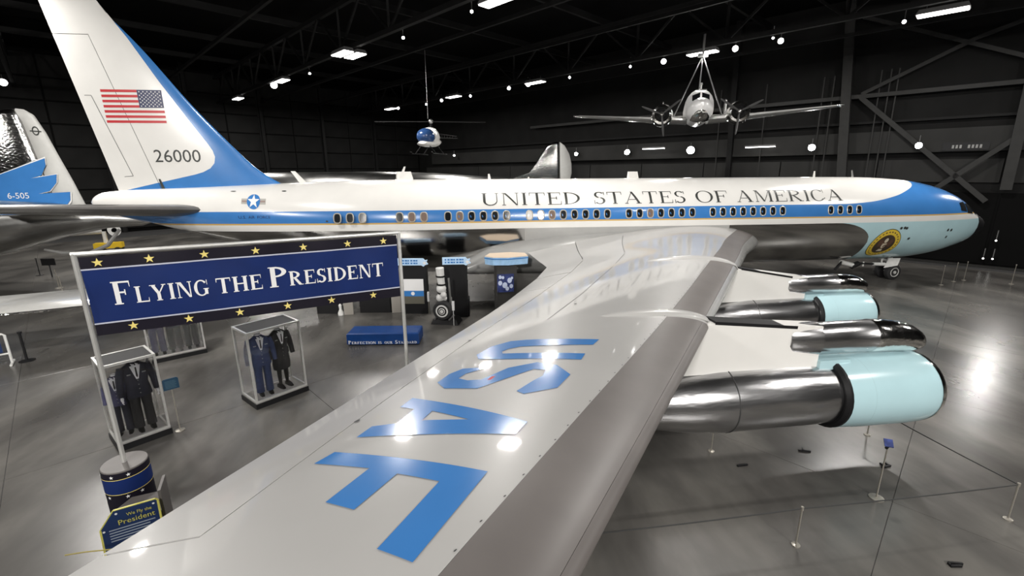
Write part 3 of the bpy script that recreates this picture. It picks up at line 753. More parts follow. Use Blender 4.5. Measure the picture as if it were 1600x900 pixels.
# flag on the fin, canton towards the nose
mb = MB(); fx0, fx1, fz0, fz1 = -13.72, -11.45, 7.86, 9.13; sh_ = (fz1-fz0)/13
slant = lambda x, z: (x+(fz1-z)*.0, z)
for k in range(7):
    z1 = fz1-2*k*sh_; x1 = fx1 if k >= 4 else fx1-.92
    lay(mb, [[(fx0, z1-sh_), (x1, z1-sh_), (x1, z1), (fx0, z1)]], fm(.006), 0, (.3, 1))
lay(mb, [[(fx1-.92, fz1-7*sh_), (fx1, fz1-7*sh_), (fx1, fz1), (fx1-.92, fz1)]], fm(.006), 1, (.3, .3))
for r_ in range(9):
    for c_ in range(6 if r_ % 2 == 0 else 5):
        lay(mb, [star_poly(fx1-.92+.085+(c_+(0 if r_ % 2 == 0 else .5))*.15, fz1-.04-(r_+.5)*.068, .036)], fm(.010), 2, (1, 1))
mb.build('flag_marking', [M_red, M_navy, M_pwhite], fin, BASE, 0, fix=False)
vs_, fs, w_ = sans('26000', .62); hmax = max(v[1] for v in vs_)
mb = MB(); mb.add([fm(.006)(-12.20+x*1.84/w_, 6.31+y*.50/hmax) for x, y in vs_], fs); mb.build('serial_number', M_ltr, fin, BASE, 0, fix=False)
# engines
def engine(y, xf, zc, sd, detailed=True):
    Y = sd*y; n = 36
    mb = MB(); xr = xf-2.08
    mb.lathe([(0, .60), (-.9, .665), (-2.7, .66), (-3.4, .60), (-4.0, .50)], (xr+.25, Y, zc), (1, 0, 0), n, 0, True)
    core = jp(mb, 'engine', M_engine, None, 40)
    mb = MB()
    mb.lathe([(-.30, .56), (-.06, .625), (0, .66), (-.02, .69), (-.08, .72), (-.22, .745), (-.6, .762), (-1.5, .758), (-2.08, .735), (-2.06, .70)], (xf, Y, zc), (1, 0, 0), n)
    cowl = jp(mb, 'fan_cowl', M_cyan, core, 40)
    mb = MB(); mb.lathe([(-.14, .60), (-.02, .63), (.014, .66), (-.01, .698), (-.06, .722), (-.14, .738)], (xf, Y, zc), (1, 0, 0), n); jp(mb, 'intake_lip', M_shiny, core)
    mb = MB(); mb.lathe([(-2.075, .734), (-2.13, .734), (-2.19, .68), (-2.17, .60)], (xf, Y, zc), (1, 0, 0), n); jp(mb, 'fan_exhaust_seal', M_black, core)
    mb = MB(); mb.lathe([(-.32, .5), (-.9, .52), (-.9, .2), (-.55, .14), (-.40, .01)], (xf, Y, zc), (1, 0, 0), n); jp(mb, 'intake_hub', M_dsteel, core)
    mb = MB()
    for k in range(24):
        a = 2*math.pi*k/24; ca, sa = math.cos(a), math.sin(a); ca2, sa2 = math.cos(a+.12), math.sin(a+.12)
        mb.add([(xf-.8, Y+.17*ca, zc+.17*sa), (xf-.8, Y+.50*ca, zc+.50*sa), (xf-.86, Y+.50*ca2, zc+.50*sa2), (xf-.86, Y+.17*ca2, zc+.17*sa2)], [(0, 1, 2, 3)])
    jp(mb, 'fan_blades', M_steel, core, 0)
    mb = MB(); 
    for dx in (-4.35,): mb.lathe([(dx-.012, .655), (dx-.006, .672), (dx+.006, .672), (dx+.012, .655)], (xf, Y, zc), (1, 0, 0), n)
    jp(mb, 'cowl_seam', M_gapm, core)
    mb = MB()
    mb.lathe([(-.62, .750), (-.612, .754), (-.604, .750)], (xf-1.0, Y, zc), (1, 0, 0), n)
    jp(mb, 'cowl_panel_line', mat('cyan_seam', (.16, .26, .30), .5), core, 0)
    # pylon
    ztop = zc+1.45 if y > 10 else zc+1.36
    zw = wing(y, .06, False)[1]; xw = w_le(y)
    P = [(xr-.40, zc+.62), (xr-.40, ztop), (xw+.05, wing(y, 0)[1]+.10), (xw-1.6, wing(y, .25, False)[1]+.05), (xw-2.6, zc+.56), (xw-1.0, zc+.60)]
    mb = MB(); hw = .17
    mb.prism(P, lambda x, z: (x, Y-hw, z), lambda x, z: (x, Y+hw, z)); pylon = jp(mb, 'pylon', M_white, None, 30)
    mb = MB(); mb.bar((xw+.0, Y, wing(y, 0)[1]+.10), (xr-.95, Y, ztop+.01), .35, .06); jp(mb, 'pylon_cap', M_black, pylon)
    # metal collar and turbocompressor fairing on the pylon crown
    mb = MB()
    def oval(x, cz, ry, rz, m_=20): return [(x, Y+ry*math.cos(2*math.pi*i/m_), cz+rz*math.sin(2*math.pi*i/m_)) for i in range(m_)]
    mb.loft([oval(xr-1.05, ztop-.26, .19, .26), oval(xr-.98, ztop-.28, .22, .31), oval(xr-.42, ztop-.30, .28, .345)], 0, True); jp(mb, 'pylon_collar', M_engine, pylon)
    mb = MB(); x0 = xr-.42; cz = ztop-.30
    mb.loft([oval(x0, cz, .28, .32), oval(x0+.5, cz, .29, .325), oval(x0+1.15, cz, .30, .325), oval(x0+1.17, cz, .315, .335), oval(x0+1.5, cz-.01, .32, .325), oval(x0+1.85, cz-.04, .32, .31), oval(x0+2.1, cz-.08, .31, .28), oval(x0+2.27, cz-.12, .27, .22), oval(x0+2.36, cz-.16, .17, .13)], [0,0,0,1,1,1,1,1], True)
    tc = jp(mb, 'turbocompressor_fairing', [M_engine, M_shiny], core, 40)
    mb = MB(); mb.loft([oval(x0+1.95, cz+.12, .11, .075), oval(x0+2.1, cz+.0, .12, .08), oval(x0+2.13, cz+.0, .09, .055)], 0, True); jp(mb, 'air_scoop', M_shiny, core)
    mb = MB(); mb.box(xr-.40, xr+.25, Y-.24, Y+.24, zc+.56, zc+.765); mb.build('pylon_skirt', M_cyan, pylon, BASE)
    return core
engine(14.15, 9.52, 1.50, -1); engine(8.26, 14.2, 1.06, -1); engine(14.15, 9.52, 1.50, 1); engine(8.26, 14.2, 1.06, 1)
# landing gear
def wheel(name, c, r, w, parent, sd=-1, hub=M_wheel):
    mb = MB(); cx, cy, cz = c
    mb.lathe([(-w/2, r*.60), (-w/2, r*.82), (-w*.36, r*.97), (0, r), (w*.36, r*.97), (w/2, r*.82), (w/2, r*.60)], c, (0, 1, 0), 28, 0, True)
    mb.lathe([(0, r*.60), (.012, r*.60), (.02, r*.52), (-.02, r*.46), (-.02, r*.2), (.035, r*.18), (.04, .01)], (cx, cy+sd*w/2, cz), (0, sd, 0), 24, 1)
    return mb.build(name, [M_tyre, hub], parent, BASE, 40)
mb = MB(); mb.tube([(24.0, 0, .43), (24.05, 0, 1.5)], .11, 12); mb.tube([(24.0, -.36, .43), (24.0, .36, .43)], .06, 8); mb.tube([(24.1, 0, .9), (22.8, 0, 1.4)], .06, 8)
ng = jp(mb, 'nose_gear_strut', M_gear)
wheel('wheel', (24.0, -.30, .43), .43, .28, ng); wheel('wheel', (24.0, .30, .43), .43, .28, ng, 1)
mb = MB(); mb.add([(23.35, -.55, 1.25), (24.0, -.62, 1.25), (23.85, -.66, .86), (23.1, -.60, .74)], [(0, 1, 2, 3)]); mb.add([(23.35, -.53, 1.25), (24.0, -.60, 1.25), (23.85, -.64, .86), (23.1, -.58, .74)], [(3, 2, 1, 0)]); jp(mb, 'gear_door', M_gear, ng, 0)
mb = MB(); mb.tube([(23.2, -.5, .92), (22.5, -.5, .96)], [.10, .09], 10, 0); mb.tube([(22.5, -.5, .96), (21.6, -.5, 1.02)], .05, 8, 1); mb.tube([(21.3, -.5, .92), (20.55, -.5, 1.12)], .12, 10, 0); mb.tube([(21.6, -.5, 1.02), (21.2, -.5, .86)], .14, 10, 1); mb.tube([(20.6, -.5, 1.12), (20.25, -.5, .72)], .07, 8, 1); mb.tube([(21.9, -.5, 1.1), (21.9, -.5, .85)], .04, 6, 0); mb.tube([(23.0, -.5, 1.2), (23.0, -.5, .9)], .04, 6, 0)
jp(mb, 'drag_strut', [M_gear, M_black], ng)
for sd in (-1, 1):
    mb = MB(); mb.tube([(6.8, sd*3.36, .6), (6.8, sd*3.1, 2.2)], .16, 12); mb.tube([(6.1, sd*3.36, .56), (7.5, sd*3.36, .56)], .11, 10); mb.tube([(6.8, sd*3.36, .9), (5.8, sd*2.2, 1.6)], .07, 8)
    mg = jp(mb, 'main_gear_strut', M_gear)
    for dx in (-.7, .7):
        for dy in (-.42, .42): wheel('wheel', (6.8+dx, sd*3.36+dy, .58), .58, .38, mg, -1 if dy < 0 else 1)
# ---------------------------------------------------------------- the propeller airliners behind
def body_loft(mb, tab, y, m=0, n=24, x_sign=1):
    # tab: (x, z top, z bottom, half width)
    rings = []
    for x, zt, zb, w in tab:
        cz, h = (zt+zb)/2, (zt-zb)/2
        rings.append([(x, y+w*math.sin(2*math.pi*i/n), cz+h*math.cos(2*math.pi*i/n)) for i in range(n)])
    mb.loft(rings, m, True)
def slab_wing(mb, p_le, p_te, q_le, q_te, t0, t1, m=0):
    # lens-shaped panel between a root and a tip chord
    rings = []
    for a, b, t in ((p_le, p_te, t0), (q_le, q_te, t1)):
        a, b = Vector(a), Vector(b); r = []
        for i in range(9):
            f = i/8; r.append(a.lerp(b, f)+Vector((0, 0, t*math.sqrt(f)*(1-f)*2.2)))
        for i in range(7, 0, -1):
            f = i/8; r.append(a.lerp(b, f)-Vector((0, 0, t*math.sqrt(f)*(1-f)*1.6)))
        rings.append(r)
    mb.loft(rings, m, True)
def fin_plate(name, mats, outline, y, th, parent, base, m=0):
    # a fin with rounded edges: outline in X-Z, thickest in the middle
    cx = sum(p[0] for p in outline)/len(outline); cz = sum(p[1] for p in outline)/len(outline)
    mb = MB(); rings = []
    for dy, sc in ((-th, .86), (-th*.6, .97), (0, 1), (th*.6, .97), (th, .86)):
        rings.append([(cx+(x-cx)*sc, y+dy, cz+(z-cz)*sc) for x, z in outline])
    mb.loft(rings, m, True); return mb.build(name, mats, parent, base, 50)
B1 = (-30, 5.6, 0); Y1 = 5.6
dc = thing('propeller_airliner', 'silver propeller airliner at the far left whose tail carries a blue eagle-wing design', 'airplane', B1)
mb = MB(); body_loft(mb, [(-48, 3.0, 2.0, .4), (-46.5, 3.9, 1.2, 1.2), (-44, 4.5, .95, 1.65), (-30, 4.6, .95, 1.7), (-25.5, 4.6, 1.3, 1.65), (-23, 4.55, 1.85, 1.4), (-20.5, 4.4, 2.55, 1.0), (-18.3, 4.1, 3.0, .6), (-16.6, 3.75, 3.1, .3), (-16.0, 3.5, 3.3, .1)], Y1)
dcf = mb.build('fuselage', M_aged, dc, B1, 50)
dfin = fin_plate('fin', M_tarnish, [(-26.5, 4.3), (-24.3, 5.2), (-23.4, 7.2), (-22.9, 8.35), (-22.3, 8.85), (-21.7, 9.0), (-21.35, 9.0), (-21.2, 8.6), (-20.7, 5.6), (-20.5, 4.2)], Y1, .16, dc, B1)
dr = fin_plate('rudder', M_rudder, [(-21.32, 9.02), (-20.95, 8.98), (-20.6, 8.75), (-20.25, 7.9), (-19.9, 6.7), (-19.5, 5.4), (-19.15, 4.1), (-20.45, 4.1), (-20.72, 5.8), (-21.15, 8.6)], Y1, .13, dc, B1)
def flat(name, m, loops_list, y, parent, base, mi=None):
    mb = MB()
    for k, lp in enumerate(loops_list): lay(mb, lp, lambda x, z: (x, y, z), mi[k] if mi else 0, (9, 9))
    return mb.build(name, m, parent, base, 0, fix=False)
feath = [(-26.0, 4.25), (-25.6, 4.75), (-20.42, 6.62), (-20.45, 6.25), (-20.75, 5.78), (-21.3, 5.62), (-20.05, 5.82), (-20.15, 5.4), (-20.55, 4.98), (-21.1, 4.85), (-19.62, 4.93), (-19.7, 4.5), (-20.0, 4.15)]
cxf = -22.5; czf = 5.2
outl = [(cxf+(x-cxf)*1.018, czf+(z-czf)*1.06) for x, z in feath]
flat('eagle_wing_marking', [M_pwhite, M_blue], [[outl], [feath]], Y1-.168, dfin, B1, [0, 1]).location = (0, -.012, 0)
o = flat('eagle_wing_marking_top', [M_blue], [[feath]], Y1-.20, dfin, B1)
vs_, fs, w_ = sans('6-505', .42); mb = MB(); mb.add([(-22.55+x*1.0/w_, Y1-.215, 4.62+y) for x, y in vs_], fs); mb.build('tail_number', M_pwhite, dfin, B1, 0, fix=False)
mb = MB(); lay(mb, [ell(-20.55, 7.95, .16, .22, 20), ell(-20.55, 7.95, .11, .16, 20)], lambda x, z: (x, Y1-.15, z), 0, (9, 9)); mb.bar((-20.8, Y1-.15, 7.95), (-20.3, Y1-.15, 7.92), .02, .05); mb.build('round_emblem', M_ltr, dr, B1, 0, fix=False)
mb = MB(); slab_wing(mb, (-22.5, Y1-.6, 4.0), (-19.2, Y1-.6, 3.85), (-21.2, Y1-5.6, 4.25), (-19.6, Y1-5.6, 4.2), .30, .14); mb.build('tailplane', M_shiny, dc, B1, 50)
mb = MB(); slab_wing(mb, (-22.5, Y1+.6, 4.0), (-19.2, Y1+.6, 3.85), (-21.2, Y1+5.6, 4.25), (-19.6, Y1+5.6, 4.2), .30, .14); mb.build('tailplane', M_shiny, dc, B1, 50)
mb = MB(); mb.tube([(-17.8, Y1, 2.9), (-18.4, Y1-.2, 2.1), (-19.3, Y1-.3, 1.7), (-20.6, Y1-.3, 1.75), (-21.4, Y1-.3, 1.95)], [.08, .1, .1, .09, .06], 8); mb.build('tail_bumper', M_lecap, dc, B1)
for x in (-44, -33):
    for sd in (-1, 1):
        mb = MB(); mb.tube([(x, Y1+sd*(.3 if x < -40 else 3.6), .5), (x, Y1+sd*(.3 if x < -40 else 3.0), 1.9)], .12, 8); mb.lathe([(-.15, .2), (-.15, .42), (0, .5), (.15, .42), (.15, .2)], (x, Y1+sd*(.3 if x < -40 else 3.6), .5), (0, 1, 0), 20, 1, True)
        mb.build('landing_gear', [M_gear, M_tyre], dc, B1)
for sd in (-1, 1):
    mb = MB(); slab_wing(mb, (-36.5, Y1+sd*1.2, 1.7), (-31.5, Y1+sd*1.2, 1.6), (-35.5, Y1+sd*6.0, 2.1), (-31.9, Y1+sd*6.0, 2.0), .6, .5); mb.build('wing', M_aged, dc, B1, 50)
B2 = (-5.4, 25.5, 0); Y2 = 25.5; KS = .896
def k2(p): return (p[0]*KS, 5.865+(p[1]-5.865)*KS) if len(p) == 2 else (p[0]*KS, p[1], max(0, 5.865+(p[2]-5.865)*KS))
c5 = thing('propeller_airliner', 'silver propeller airliner standing beyond the jet, only its roof and rounded fin showing', 'airplane', B2)
mb = MB(); body_loft(mb, [(x*KS, 5.865+(a-5.865)*KS, 5.865+(b-5.865)*KS, w*KS) for x, a, b, w in [(-26, 4.2, 3.2, .3), (-25, 5.0, 2.4, 1.1), (-23, 5.5, 1.9, 1.6), (-19, 5.85, 1.8, 1.85), (-8, 5.92, 1.8, 1.9), (-1.5, 5.75, 1.9, 1.8), (4, 5.35, 2.5, 1.3), (9, 5.12, 3.6, .75), (13.6, 4.8, 4.2, .3), (14.6, 4.55, 4.4, .08)]], Y2)
mb.build('fuselage', M_aged, c5, B2, 50)
fin_plate('fin', M_tarnish, [k2(p) for p in [(6.9, 4.9), (8.9, 5.5), (9.8, 6.6), (10.6, 7.9), (11.3, 8.75), (12.0, 9.08), (12.55, 9.1), (12.7, 4.8)]], Y2, .18, c5, B2)
fin_plate('rudder', M_rudder, [k2(p) for p in [(12.62, 9.08), (13.2, 8.7), (13.75, 7.8), (14.05, 6.7), (14.1, 5.6), (13.9, 4.7), (12.75, 4.7)]], Y2, .13, c5, B2)
for sd in (-1, 1):
    mb = MB(); slab_wing(mb, k2((-15, Y2+sd*1.0, 2.3)), k2((-9, Y2+sd*1.0, 2.2)), k2((-12.5, Y2+sd*8, 2.7)), k2((-9.5, Y2+sd*8, 2.65)), .65, .4); mb.build('wing', M_aged, c5, B2, 50)
    mb = MB(); slab_wing(mb, k2((10.3, Y2+sd*.3, 4.4)), k2((13.4, Y2+sd*.3, 4.35)), k2((11.5, Y2+sd*2.2, 4.5)), k2((13.2, Y2+sd*2.2, 4.45)), .25, .12); mb.build('tailplane', M_aged, c5, B2, 50)
    mb = MB(); mb.tube([(-11, Y2+sd*3.4, .5), (-11, Y2+sd*3.4, 2.5)], .14, 8); mb.lathe([(-.18, .2), (-.18, .45), (0, .55), (.18, .45), (.18, .2)], (-11, Y2+sd*3.4, .55), (0, 1, 0), 20, 1, True); mb.build('landing_gear', [M_gear, M_tyre], c5, B2)
mb = MB(); mb.tube([(-20.2, Y2, .4), (-20.2, Y2, 2.1)], .1, 8); mb.lathe([(-.12, .2), (-.12, .35), (0, .42), (.12, .35), (.12, .2)], (-20.2, Y2, .42), (0, 1, 0), 20, 1, True); mb.build('landing_gear', [M_gear, M_tyre], c5, B2)

# ---------------------------------------------------------------- twin-engined airplane hung from the roof
M_blade = mat('propeller_grey', (.07, .07, .07), .4)
TX, TY, TZ = 15.35, 6.3, 9.3
tw = thing('twin_engine_airplane', 'silver twin-engined propeller airplane hanging nose-on from the roof', 'airplane', (TX, TY, TZ), math.atan2(-28.0, -15.3)+math.radians(3))
# local frame: +x is the nose direction, y to port
def tm(mb, name, m, sm=45, parent=None): return mb.build(name, m, parent or tw, (0, 0, 0), sm)
mb = MB(); body_loft(mb, [(3.9, .15, -.15, .12), (3.7, .32, -.35, .36), (3.1, .48, -.62, .60), (2.35, .50, -.74, .72), (1.95, .92, -.77, .75), (1.6, 1.14, -.78, .78), (1.1, 1.22, -.8, .82), (-1, 1.05, -.72, .82), (-3, .75, -.4, .55), (-5.5, .4, 0, .22), (-6.2, .25, .1, .06)], 0, 0, 20)
tf = tm(mb, 'fuselage', mat('hung_silver', (.85, .85, .85), .25, .1, noise=.03))
mb = MB(); body_loft(mb, [(3.85, -.22, -.34, .10), (3.72, -.2, -.46, .26), (3.2, -.36, -.66, .46), (2.6, -.5, -.78, .50)], 0, 0, 20); tm(mb, 'nose_underside', M_shiny, 45, tf)
for sd in (-1, 1):
    mb = MB(); mb.loft([[(2.40, sd*.05, .52), (2.32, sd*.46, .40), (2.04, sd*.46, .72), (2.06, sd*.05, .86)], [(2.43, sd*.05, .55), (2.35, sd*.46, .43), (2.07, sd*.46, .75), (2.09, sd*.05, .89)]], 0, True); tm(mb, 'windscreen', M_glasspane, 0, tf)
    mb = MB(); slab_wing(mb, (1.3, sd*.6, -.5), (-1.5, sd*.6, -.5), (1.15, sd*2.0, -.42), (-1.3, sd*2.0, -.42), .26, .24); slab_wing(mb, (1.15, sd*2.0, -.42), (-1.3, sd*2.0, -.42), (.25, sd*7.5, .10), (-.75, sd*7.5, .10), .24, .08); wg = tm(mb, 'wing', M_lecap)
    mb = MB(); mb.tube([(.23, sd*7.3, .10), (.15, sd*7.62, .12), (-.4, sd*7.62, .12)], .05, 8); tm(mb, 'wing_tip', M_shiny, 45, wg)
    mb = MB(); mb.lathe([(2.3, .30), (2.46, .42), (2.42, .54), (2.1, .62), (1.5, .63), (.6, .50), (-.9, .22), (-1.5, .04)], (0, sd*2.05, -.25), (1, 0, 0), 20, 0); en = tm(mb, 'engine_nacelle', M_shiny)
    mb = MB(); mb.lathe([(2.32, .31), (2.25, .18), (2.45, .14), (2.6, .02)], (0, sd*2.05, -.25), (1, 0, 0), 16); tm(mb, 'engine_front', M_black, 30, en)
    for k in range(9):
        a = 2*math.pi*k/9
        if k % 3 == 0 or True:
            pass
    mb = MB()
    for k in range(9):
        a = 2*math.pi*k/9; mb.tube([(2.24, sd*2.05+.16*math.cos(a), -.25+.16*math.sin(a)), (2.24, sd*2.05+.38*math.cos(a), -.25+.29*math.sin(a))], .05, 6)
    tm(mb, 'engine_cylinders', M_dsteel, 30, en)
    for k in range(3):
        a = math.radians((150, 30, 270)[k]+(8 if sd < 0 else -4)); c, s2 = math.cos(a), math.sin(a); mb = MB()
        mb.loft([[(2.55-.03, sd*2.05+c*r-s2*w, -.25+s2*r+c*w), (2.55+.03, sd*2.05+c*r, -.25+s2*r), (2.55-.03, sd*2.05+c*r+s2*w, -.25+s2*r-c*w), (2.55-.05, sd*2.05+c*r, -.25+s2*r)] for r, w in ((.06, .03), (.4, .06), (.9, .06), (1.18, .04), (1.25, .01))], 0, True)
        tm(mb, 'propeller_blade', M_blade, 45, en)
    mb = MB(); mb.ball((2.55, sd*2.05, -.25), .10, 10); tm(mb, 'propeller_hub', M_shiny, 45, en)
    mb = MB(); slab_wing(mb, (-4.6, 0, .3), (-5.8, 0, .3), (-4.8, sd*2.1, .35), (-5.7, sd*2.1, .35), .1, .05); tm(mb, 'tailplane', M_lecap)
    mb = MB(); mb.prism([(-4.7, -.2), (-4.9, 1.0), (-5.4, 1.15), (-6.0, .9), (-5.9, -.25)], lambda x, z, sd=sd: (x, sd*2.1-.03, z+.3), lambda x, z, sd=sd: (x, sd*2.1+.03, z+.3)); tm(mb, 'fin', M_lecap)
mb = MB(); mb.tube([(1.9, .3, 1.05), (1.9, -.3, 1.05)], .03, 6); mb.tube([(1.6, 0, 1.05), (1.6, 0, 1.35)], .05, 8); mb.ball((1.6, 0, 1.4), .12, 8, 0, (1.6, .7, .7)); tm(mb, 'roof_antenna', M_lecap, 45, tf)
mb = MB(); mb.lathe([(0, .06), (.12, .10), (.2, .04)], (3.0, 0, -.86), (1, 0, 0), 12, 0, True); tm(mb, 'landing_light', M_shiny, 45, tf)
# rigging legs meet under a lamp
apex = Vector((15.85, 7.15, 12.75)); hd = math.atan2(-28.0, -15.3)+math.radians(3)
def tworld(x, y, z): return Vector((TX+x*math.cos(hd)-y*math.sin(hd), TY+x*math.sin(hd)+y*math.cos(hd), TZ+z))
rg = thing('suspension_rigging', 'three steel suspension legs holding up the silver twin-engined airplane', 'rigging', tuple(apex))
for p in (tworld(.4, 1.45, -.38), tworld(.4, -1.45, -.38), tworld(-.4, 0, 1.05)):
    mb = MB(); mb.tube([apex, p], .035, 6); mb.build('suspension_leg', M_rig, rg, tuple(apex))
mb = MB(); mb.bar(apex-Vector((.3, 0, 0)), apex+Vector((.3, 0, 0)), .15, .2); mb.bar(apex, apex+Vector((0, 0, 1.2)), .1, .1); mb.build('hanger_block', M_rig, rg, tuple(apex))

# ---------------------------------------------------------------- bubble helicopter hung further left
HX, HY, HZ = -1.27, 12.4, 8.25
he = thing('bubble_helicopter', 'small blue and white bubble-canopy helicopter hanging in the dark', 'helicopter', (HX, HY, HZ), math.atan2(-34, 1.2)-.45)
he.scale = (.84, .84, .84)
def hm(mb, name, m, parent=None, sm=45): return mb.build(name, m, parent or he, (0, 0, 0), sm)
mb = MB(); mb.ball((.55, 0, .0), .82, 20, 0, (1.0, .92, .80)); cb = hm(mb, 'canopy', M_heliblue)
mb = MB(); body_loft(mb, [(1.25, -.40, -.62, .35), (.9, -.36, -.80, .66), (.2, -.34, -.84, .74), (-.6, -.2, -.80, .74), (-1.3, -.1, -.62, .55), (-1.6, -.2, -.5, .3)], 0, 0, 16); hm(mb, 'belly', M_white)
mb = MB(); body_loft(mb, [(.05, .75, -.4, .78), (-.25, .80, -.5, .80), (-.7, .5, -.5, .7), (-1.1, .25, -.4, .5)], 0, 0, 16); hm(mb, 'cabin_frame', M_white)
mb = MB(); mb.tube([(-.5, 0, .4), (-.5, 0, 1.25)], .10, 8); hm(mb, 'rotor_mast', M_dsteel)
for k, a in enumerate((1.95, 1.95+math.pi)):
    mb = MB(); c, s2 = math.cos(a), math.sin(a); mb.bar((-.5, 0, 1.25), (-.5+4.6*c, 4.6*s2, 1.22), .28, .05); hm(mb, 'rotor_blade', M_dsteel)
mb = MB(); mb.ball((-.5, 0, 1.27), .2, 10); hm(mb, 'rotor_hub', M_steel)
mb = MB(); mb.tube([(-1.2, .25, 0), (-6, .05, .25)], .04, 6); mb.tube([(-1.2, -.25, 0), (-6, -.05, .25)], .04, 6); mb.tube([(-1.2, 0, .35), (-6, 0, .45)], .04, 6)
for i in range(7): mb.tube([(-1.5-i*.65, .22-.03*i, .02+i*.03), (-1.9-i*.65, 0, .36+i*.02)], .025, 5)
hm(mb, 'tail_boom', M_dsteel)
for sd in (-1, 1):
    mb = MB(); mb.tube([(1.5, sd*.95, -1.25), (1.2, sd*.95, -1.38), (-1.6, sd*.95, -1.38)], .045, 6); mb.tube([(.7, sd*.4, -.75), (.7, sd*.95, -1.38)], .04, 6); mb.tube([(-.8, sd*.4, -.7), (-.8, sd*.95, -1.38)], .04, 6); hm(mb, 'skid', M_dsteel)
mb = MB(); mb.tube([(HX, HY, HZ+1.2), (HX, HY, 13.8)], .02, 6); tag(mb.build('hanger_cable', M_rig, None), 'thin steel cable the bubble helicopter hangs from', 'cable')

# ---------------------------------------------------------------- lamps under the roof
def fixture(u, w, label, double=False, z=13.0, grp='rectangular high-bay lamps', row=True):
    t = thing('high_bay_lamp', label, 'lamp', tuple(hg(u, w, z)), math.atan2(-.8, .6)+(0 if not double else 0), grp)
    for dy in ((-.42, .42) if double else (0,)):
        mb = MB(); mb.loft([[(-.95, dy-.34, 0), (.95, dy-.34, 0), (.95, dy+.34, 0), (-.95, dy+.34, 0)], [(-.85, dy-.26, .22), (.85, dy-.26, .22), (.85, dy+.26, .22), (-.85, dy+.26, .22)]], 0, True); mb.build('housing', M_fix, t)
        mb = MB(); mb.box(-.9, .9, dy-.30, dy+.30, -.05, -.004); mb.build('diffuser', M_emit, t)
    mb = MB(); mb.tube([(-.6, 0, .2), (-.6, 0, .45 if z > 12 else .5)], .02, 5); mb.tube([(.6, 0, .2), (.6, 0, .45 if z > 12 else .5)], .02, 5); mb.build('hanger', M_fix, t)
    if z > 12: lamp(u, w, z-.08, LAMP_W*(1.5 if double else 1))
    return t
fixture(18.0, -14.6, 'high-bay lamp nearest the top right corner, long and bright'); fixture(17.4, -3.55, 'high-bay lamp directly above the hanging twin-engined airplane')
fixture(16.95, 10.25, 'high-bay lamp up left of the hanging airplane, with spotlights at its left end'); fixture(16.5, 20.7, 'high-bay lamp above and right of the bubble helicopter'); fixture(16.55, 32.7, 'farthest high-bay lamp, above and left of the bubble helicopter')
fixture(1.6, 11.97, 'twin-panel high-bay lamp, the only double one, up left of centre', True); fixture(1.55, 23.65, 'high-bay lamp beside the glaring spotlight right of the fin'); fixture(1.6, 36.2, 'high-bay lamp just right of the fin leading edge, lowest of its row'); fixture(2.02, -1.26, 'high-bay lamp cut by the top edge of the picture')
def wall_lamp(w, z, label):
    t = thing('strip_lamp', label, 'lamp', tuple(hg(U1-1.2, w, z)), HANG_ROT+math.pi/2, 'strip lamps along the far wall')
    mb = MB(); mb.box(-1.1, 1.1, -.1, .1, 0, .12); mb.build('housing', M_fix, t); mb = MB(); mb.box(-1.05, 1.05, -.09, .09, -.06, -.004); mb.build('diffuser', M_emit, t)
    mb = MB(); mb.bar((0, 0, .1), (0, -.75, .1), .06, .06); mb.build('bracket', M_fix, t)
wall_lamp(4.3, 7.85, 'strip lamp on the far wall below the left propeller of the hanging airplane'); wall_lamp(-4.7, 7.65, 'strip lamp on the far wall below the right wing of the hanging airplane')
def spot(p, aim, r, label, grp, lens=None):
    p, aim = Vector(p), Vector(aim); d = (aim-p).normalized(); t = thing('spotlight', label, 'spotlight', tuple(p), 0, grp)
    mb = MB(); mb.lathe([(-.42, r*.45), (-.38, r*.7), (0, r), (.04, r*1.02), (.04, r*.9)], (0, 0, 0), d, 14, 0, False); mb.build('housing', M_fix, t)
    mb = MB(); mb.lathe([(.0, .005), (.03, r*.55), (.035, r*.88), (.0, r*.9)], (0, 0, 0), d, 14); mb.build('lens', lens or M_spot, t)
    mb = MB(); mb.tube([(0, 0, r*.8), (0, 0, .62)], .025, 5); mb.build('yoke', M_fix, t)
CAMP = (0, -21.7, 5.9)
for (x, y), r, lb in (((-14.69, 23.15), .30, 'glaring spotlight hung at the left end of a high-bay lamp, right of the fin'), ((15.05, 10.91), .19, 'spotlight up left of the hanging airplane, first left of the lamp above it'), ((17.95, 7.16), .19, 'spotlight just right of the lamp above the hanging airplane'), ((19.56, 5.24), .17, 'bright spotlight second right of the lamp above the hanging airplane'),
        ((5.74, 22.47), .17, 'spotlight left of the high-bay lamp in the upper middle'), ((7.16, 20.42), .2, 'spotlight touching the left end of the high-bay lamp in the upper middle'), ((-.43, 30.47), .16, 'spotlight left of the lamp above the bubble helicopter'), ((-2.17, 33.51), .12, 'tiny spotlight straight above the bubble helicopter mast'),
        ((2.47, 27.19), .13, 'tiny spotlight right of the lamp above the bubble helicopter'), ((-2.24, 7.18), .09, 'faint small spotlight alone in the dark roof, upper middle left'), ((13.36, 12.69), .09, 'faint spotlight between the two high-bay lamps of the right row'), ((9.98, 17.03), .10, 'faint spotlight right of the high-bay lamp in the upper middle'),
        ((-5.62, 37.06), .16, 'spotlight beside the farthest high-bay lamp'), ((1.38, 2.37), .08, 'faint spotlight below the lamp cut by the top edge'), ((23.39, 1.24), .10, 'small spotlight left of the lamp nearest the top right corner'), ((-10.24, 17.83), .09, 'faint spotlight between the glaring spotlight and the twin-panel lamp'), ((-36.3, 24.3), .30, 'spotlight at the left edge of the picture above the eagle-wing tail'), ((18.7, 4.75), .07, 'tiny twin of the bright spotlight second right of the lamp above the airplane')):
    spot((x, y, 13.2), CAMP, r, lb, 'spotlights on the lamp rows')
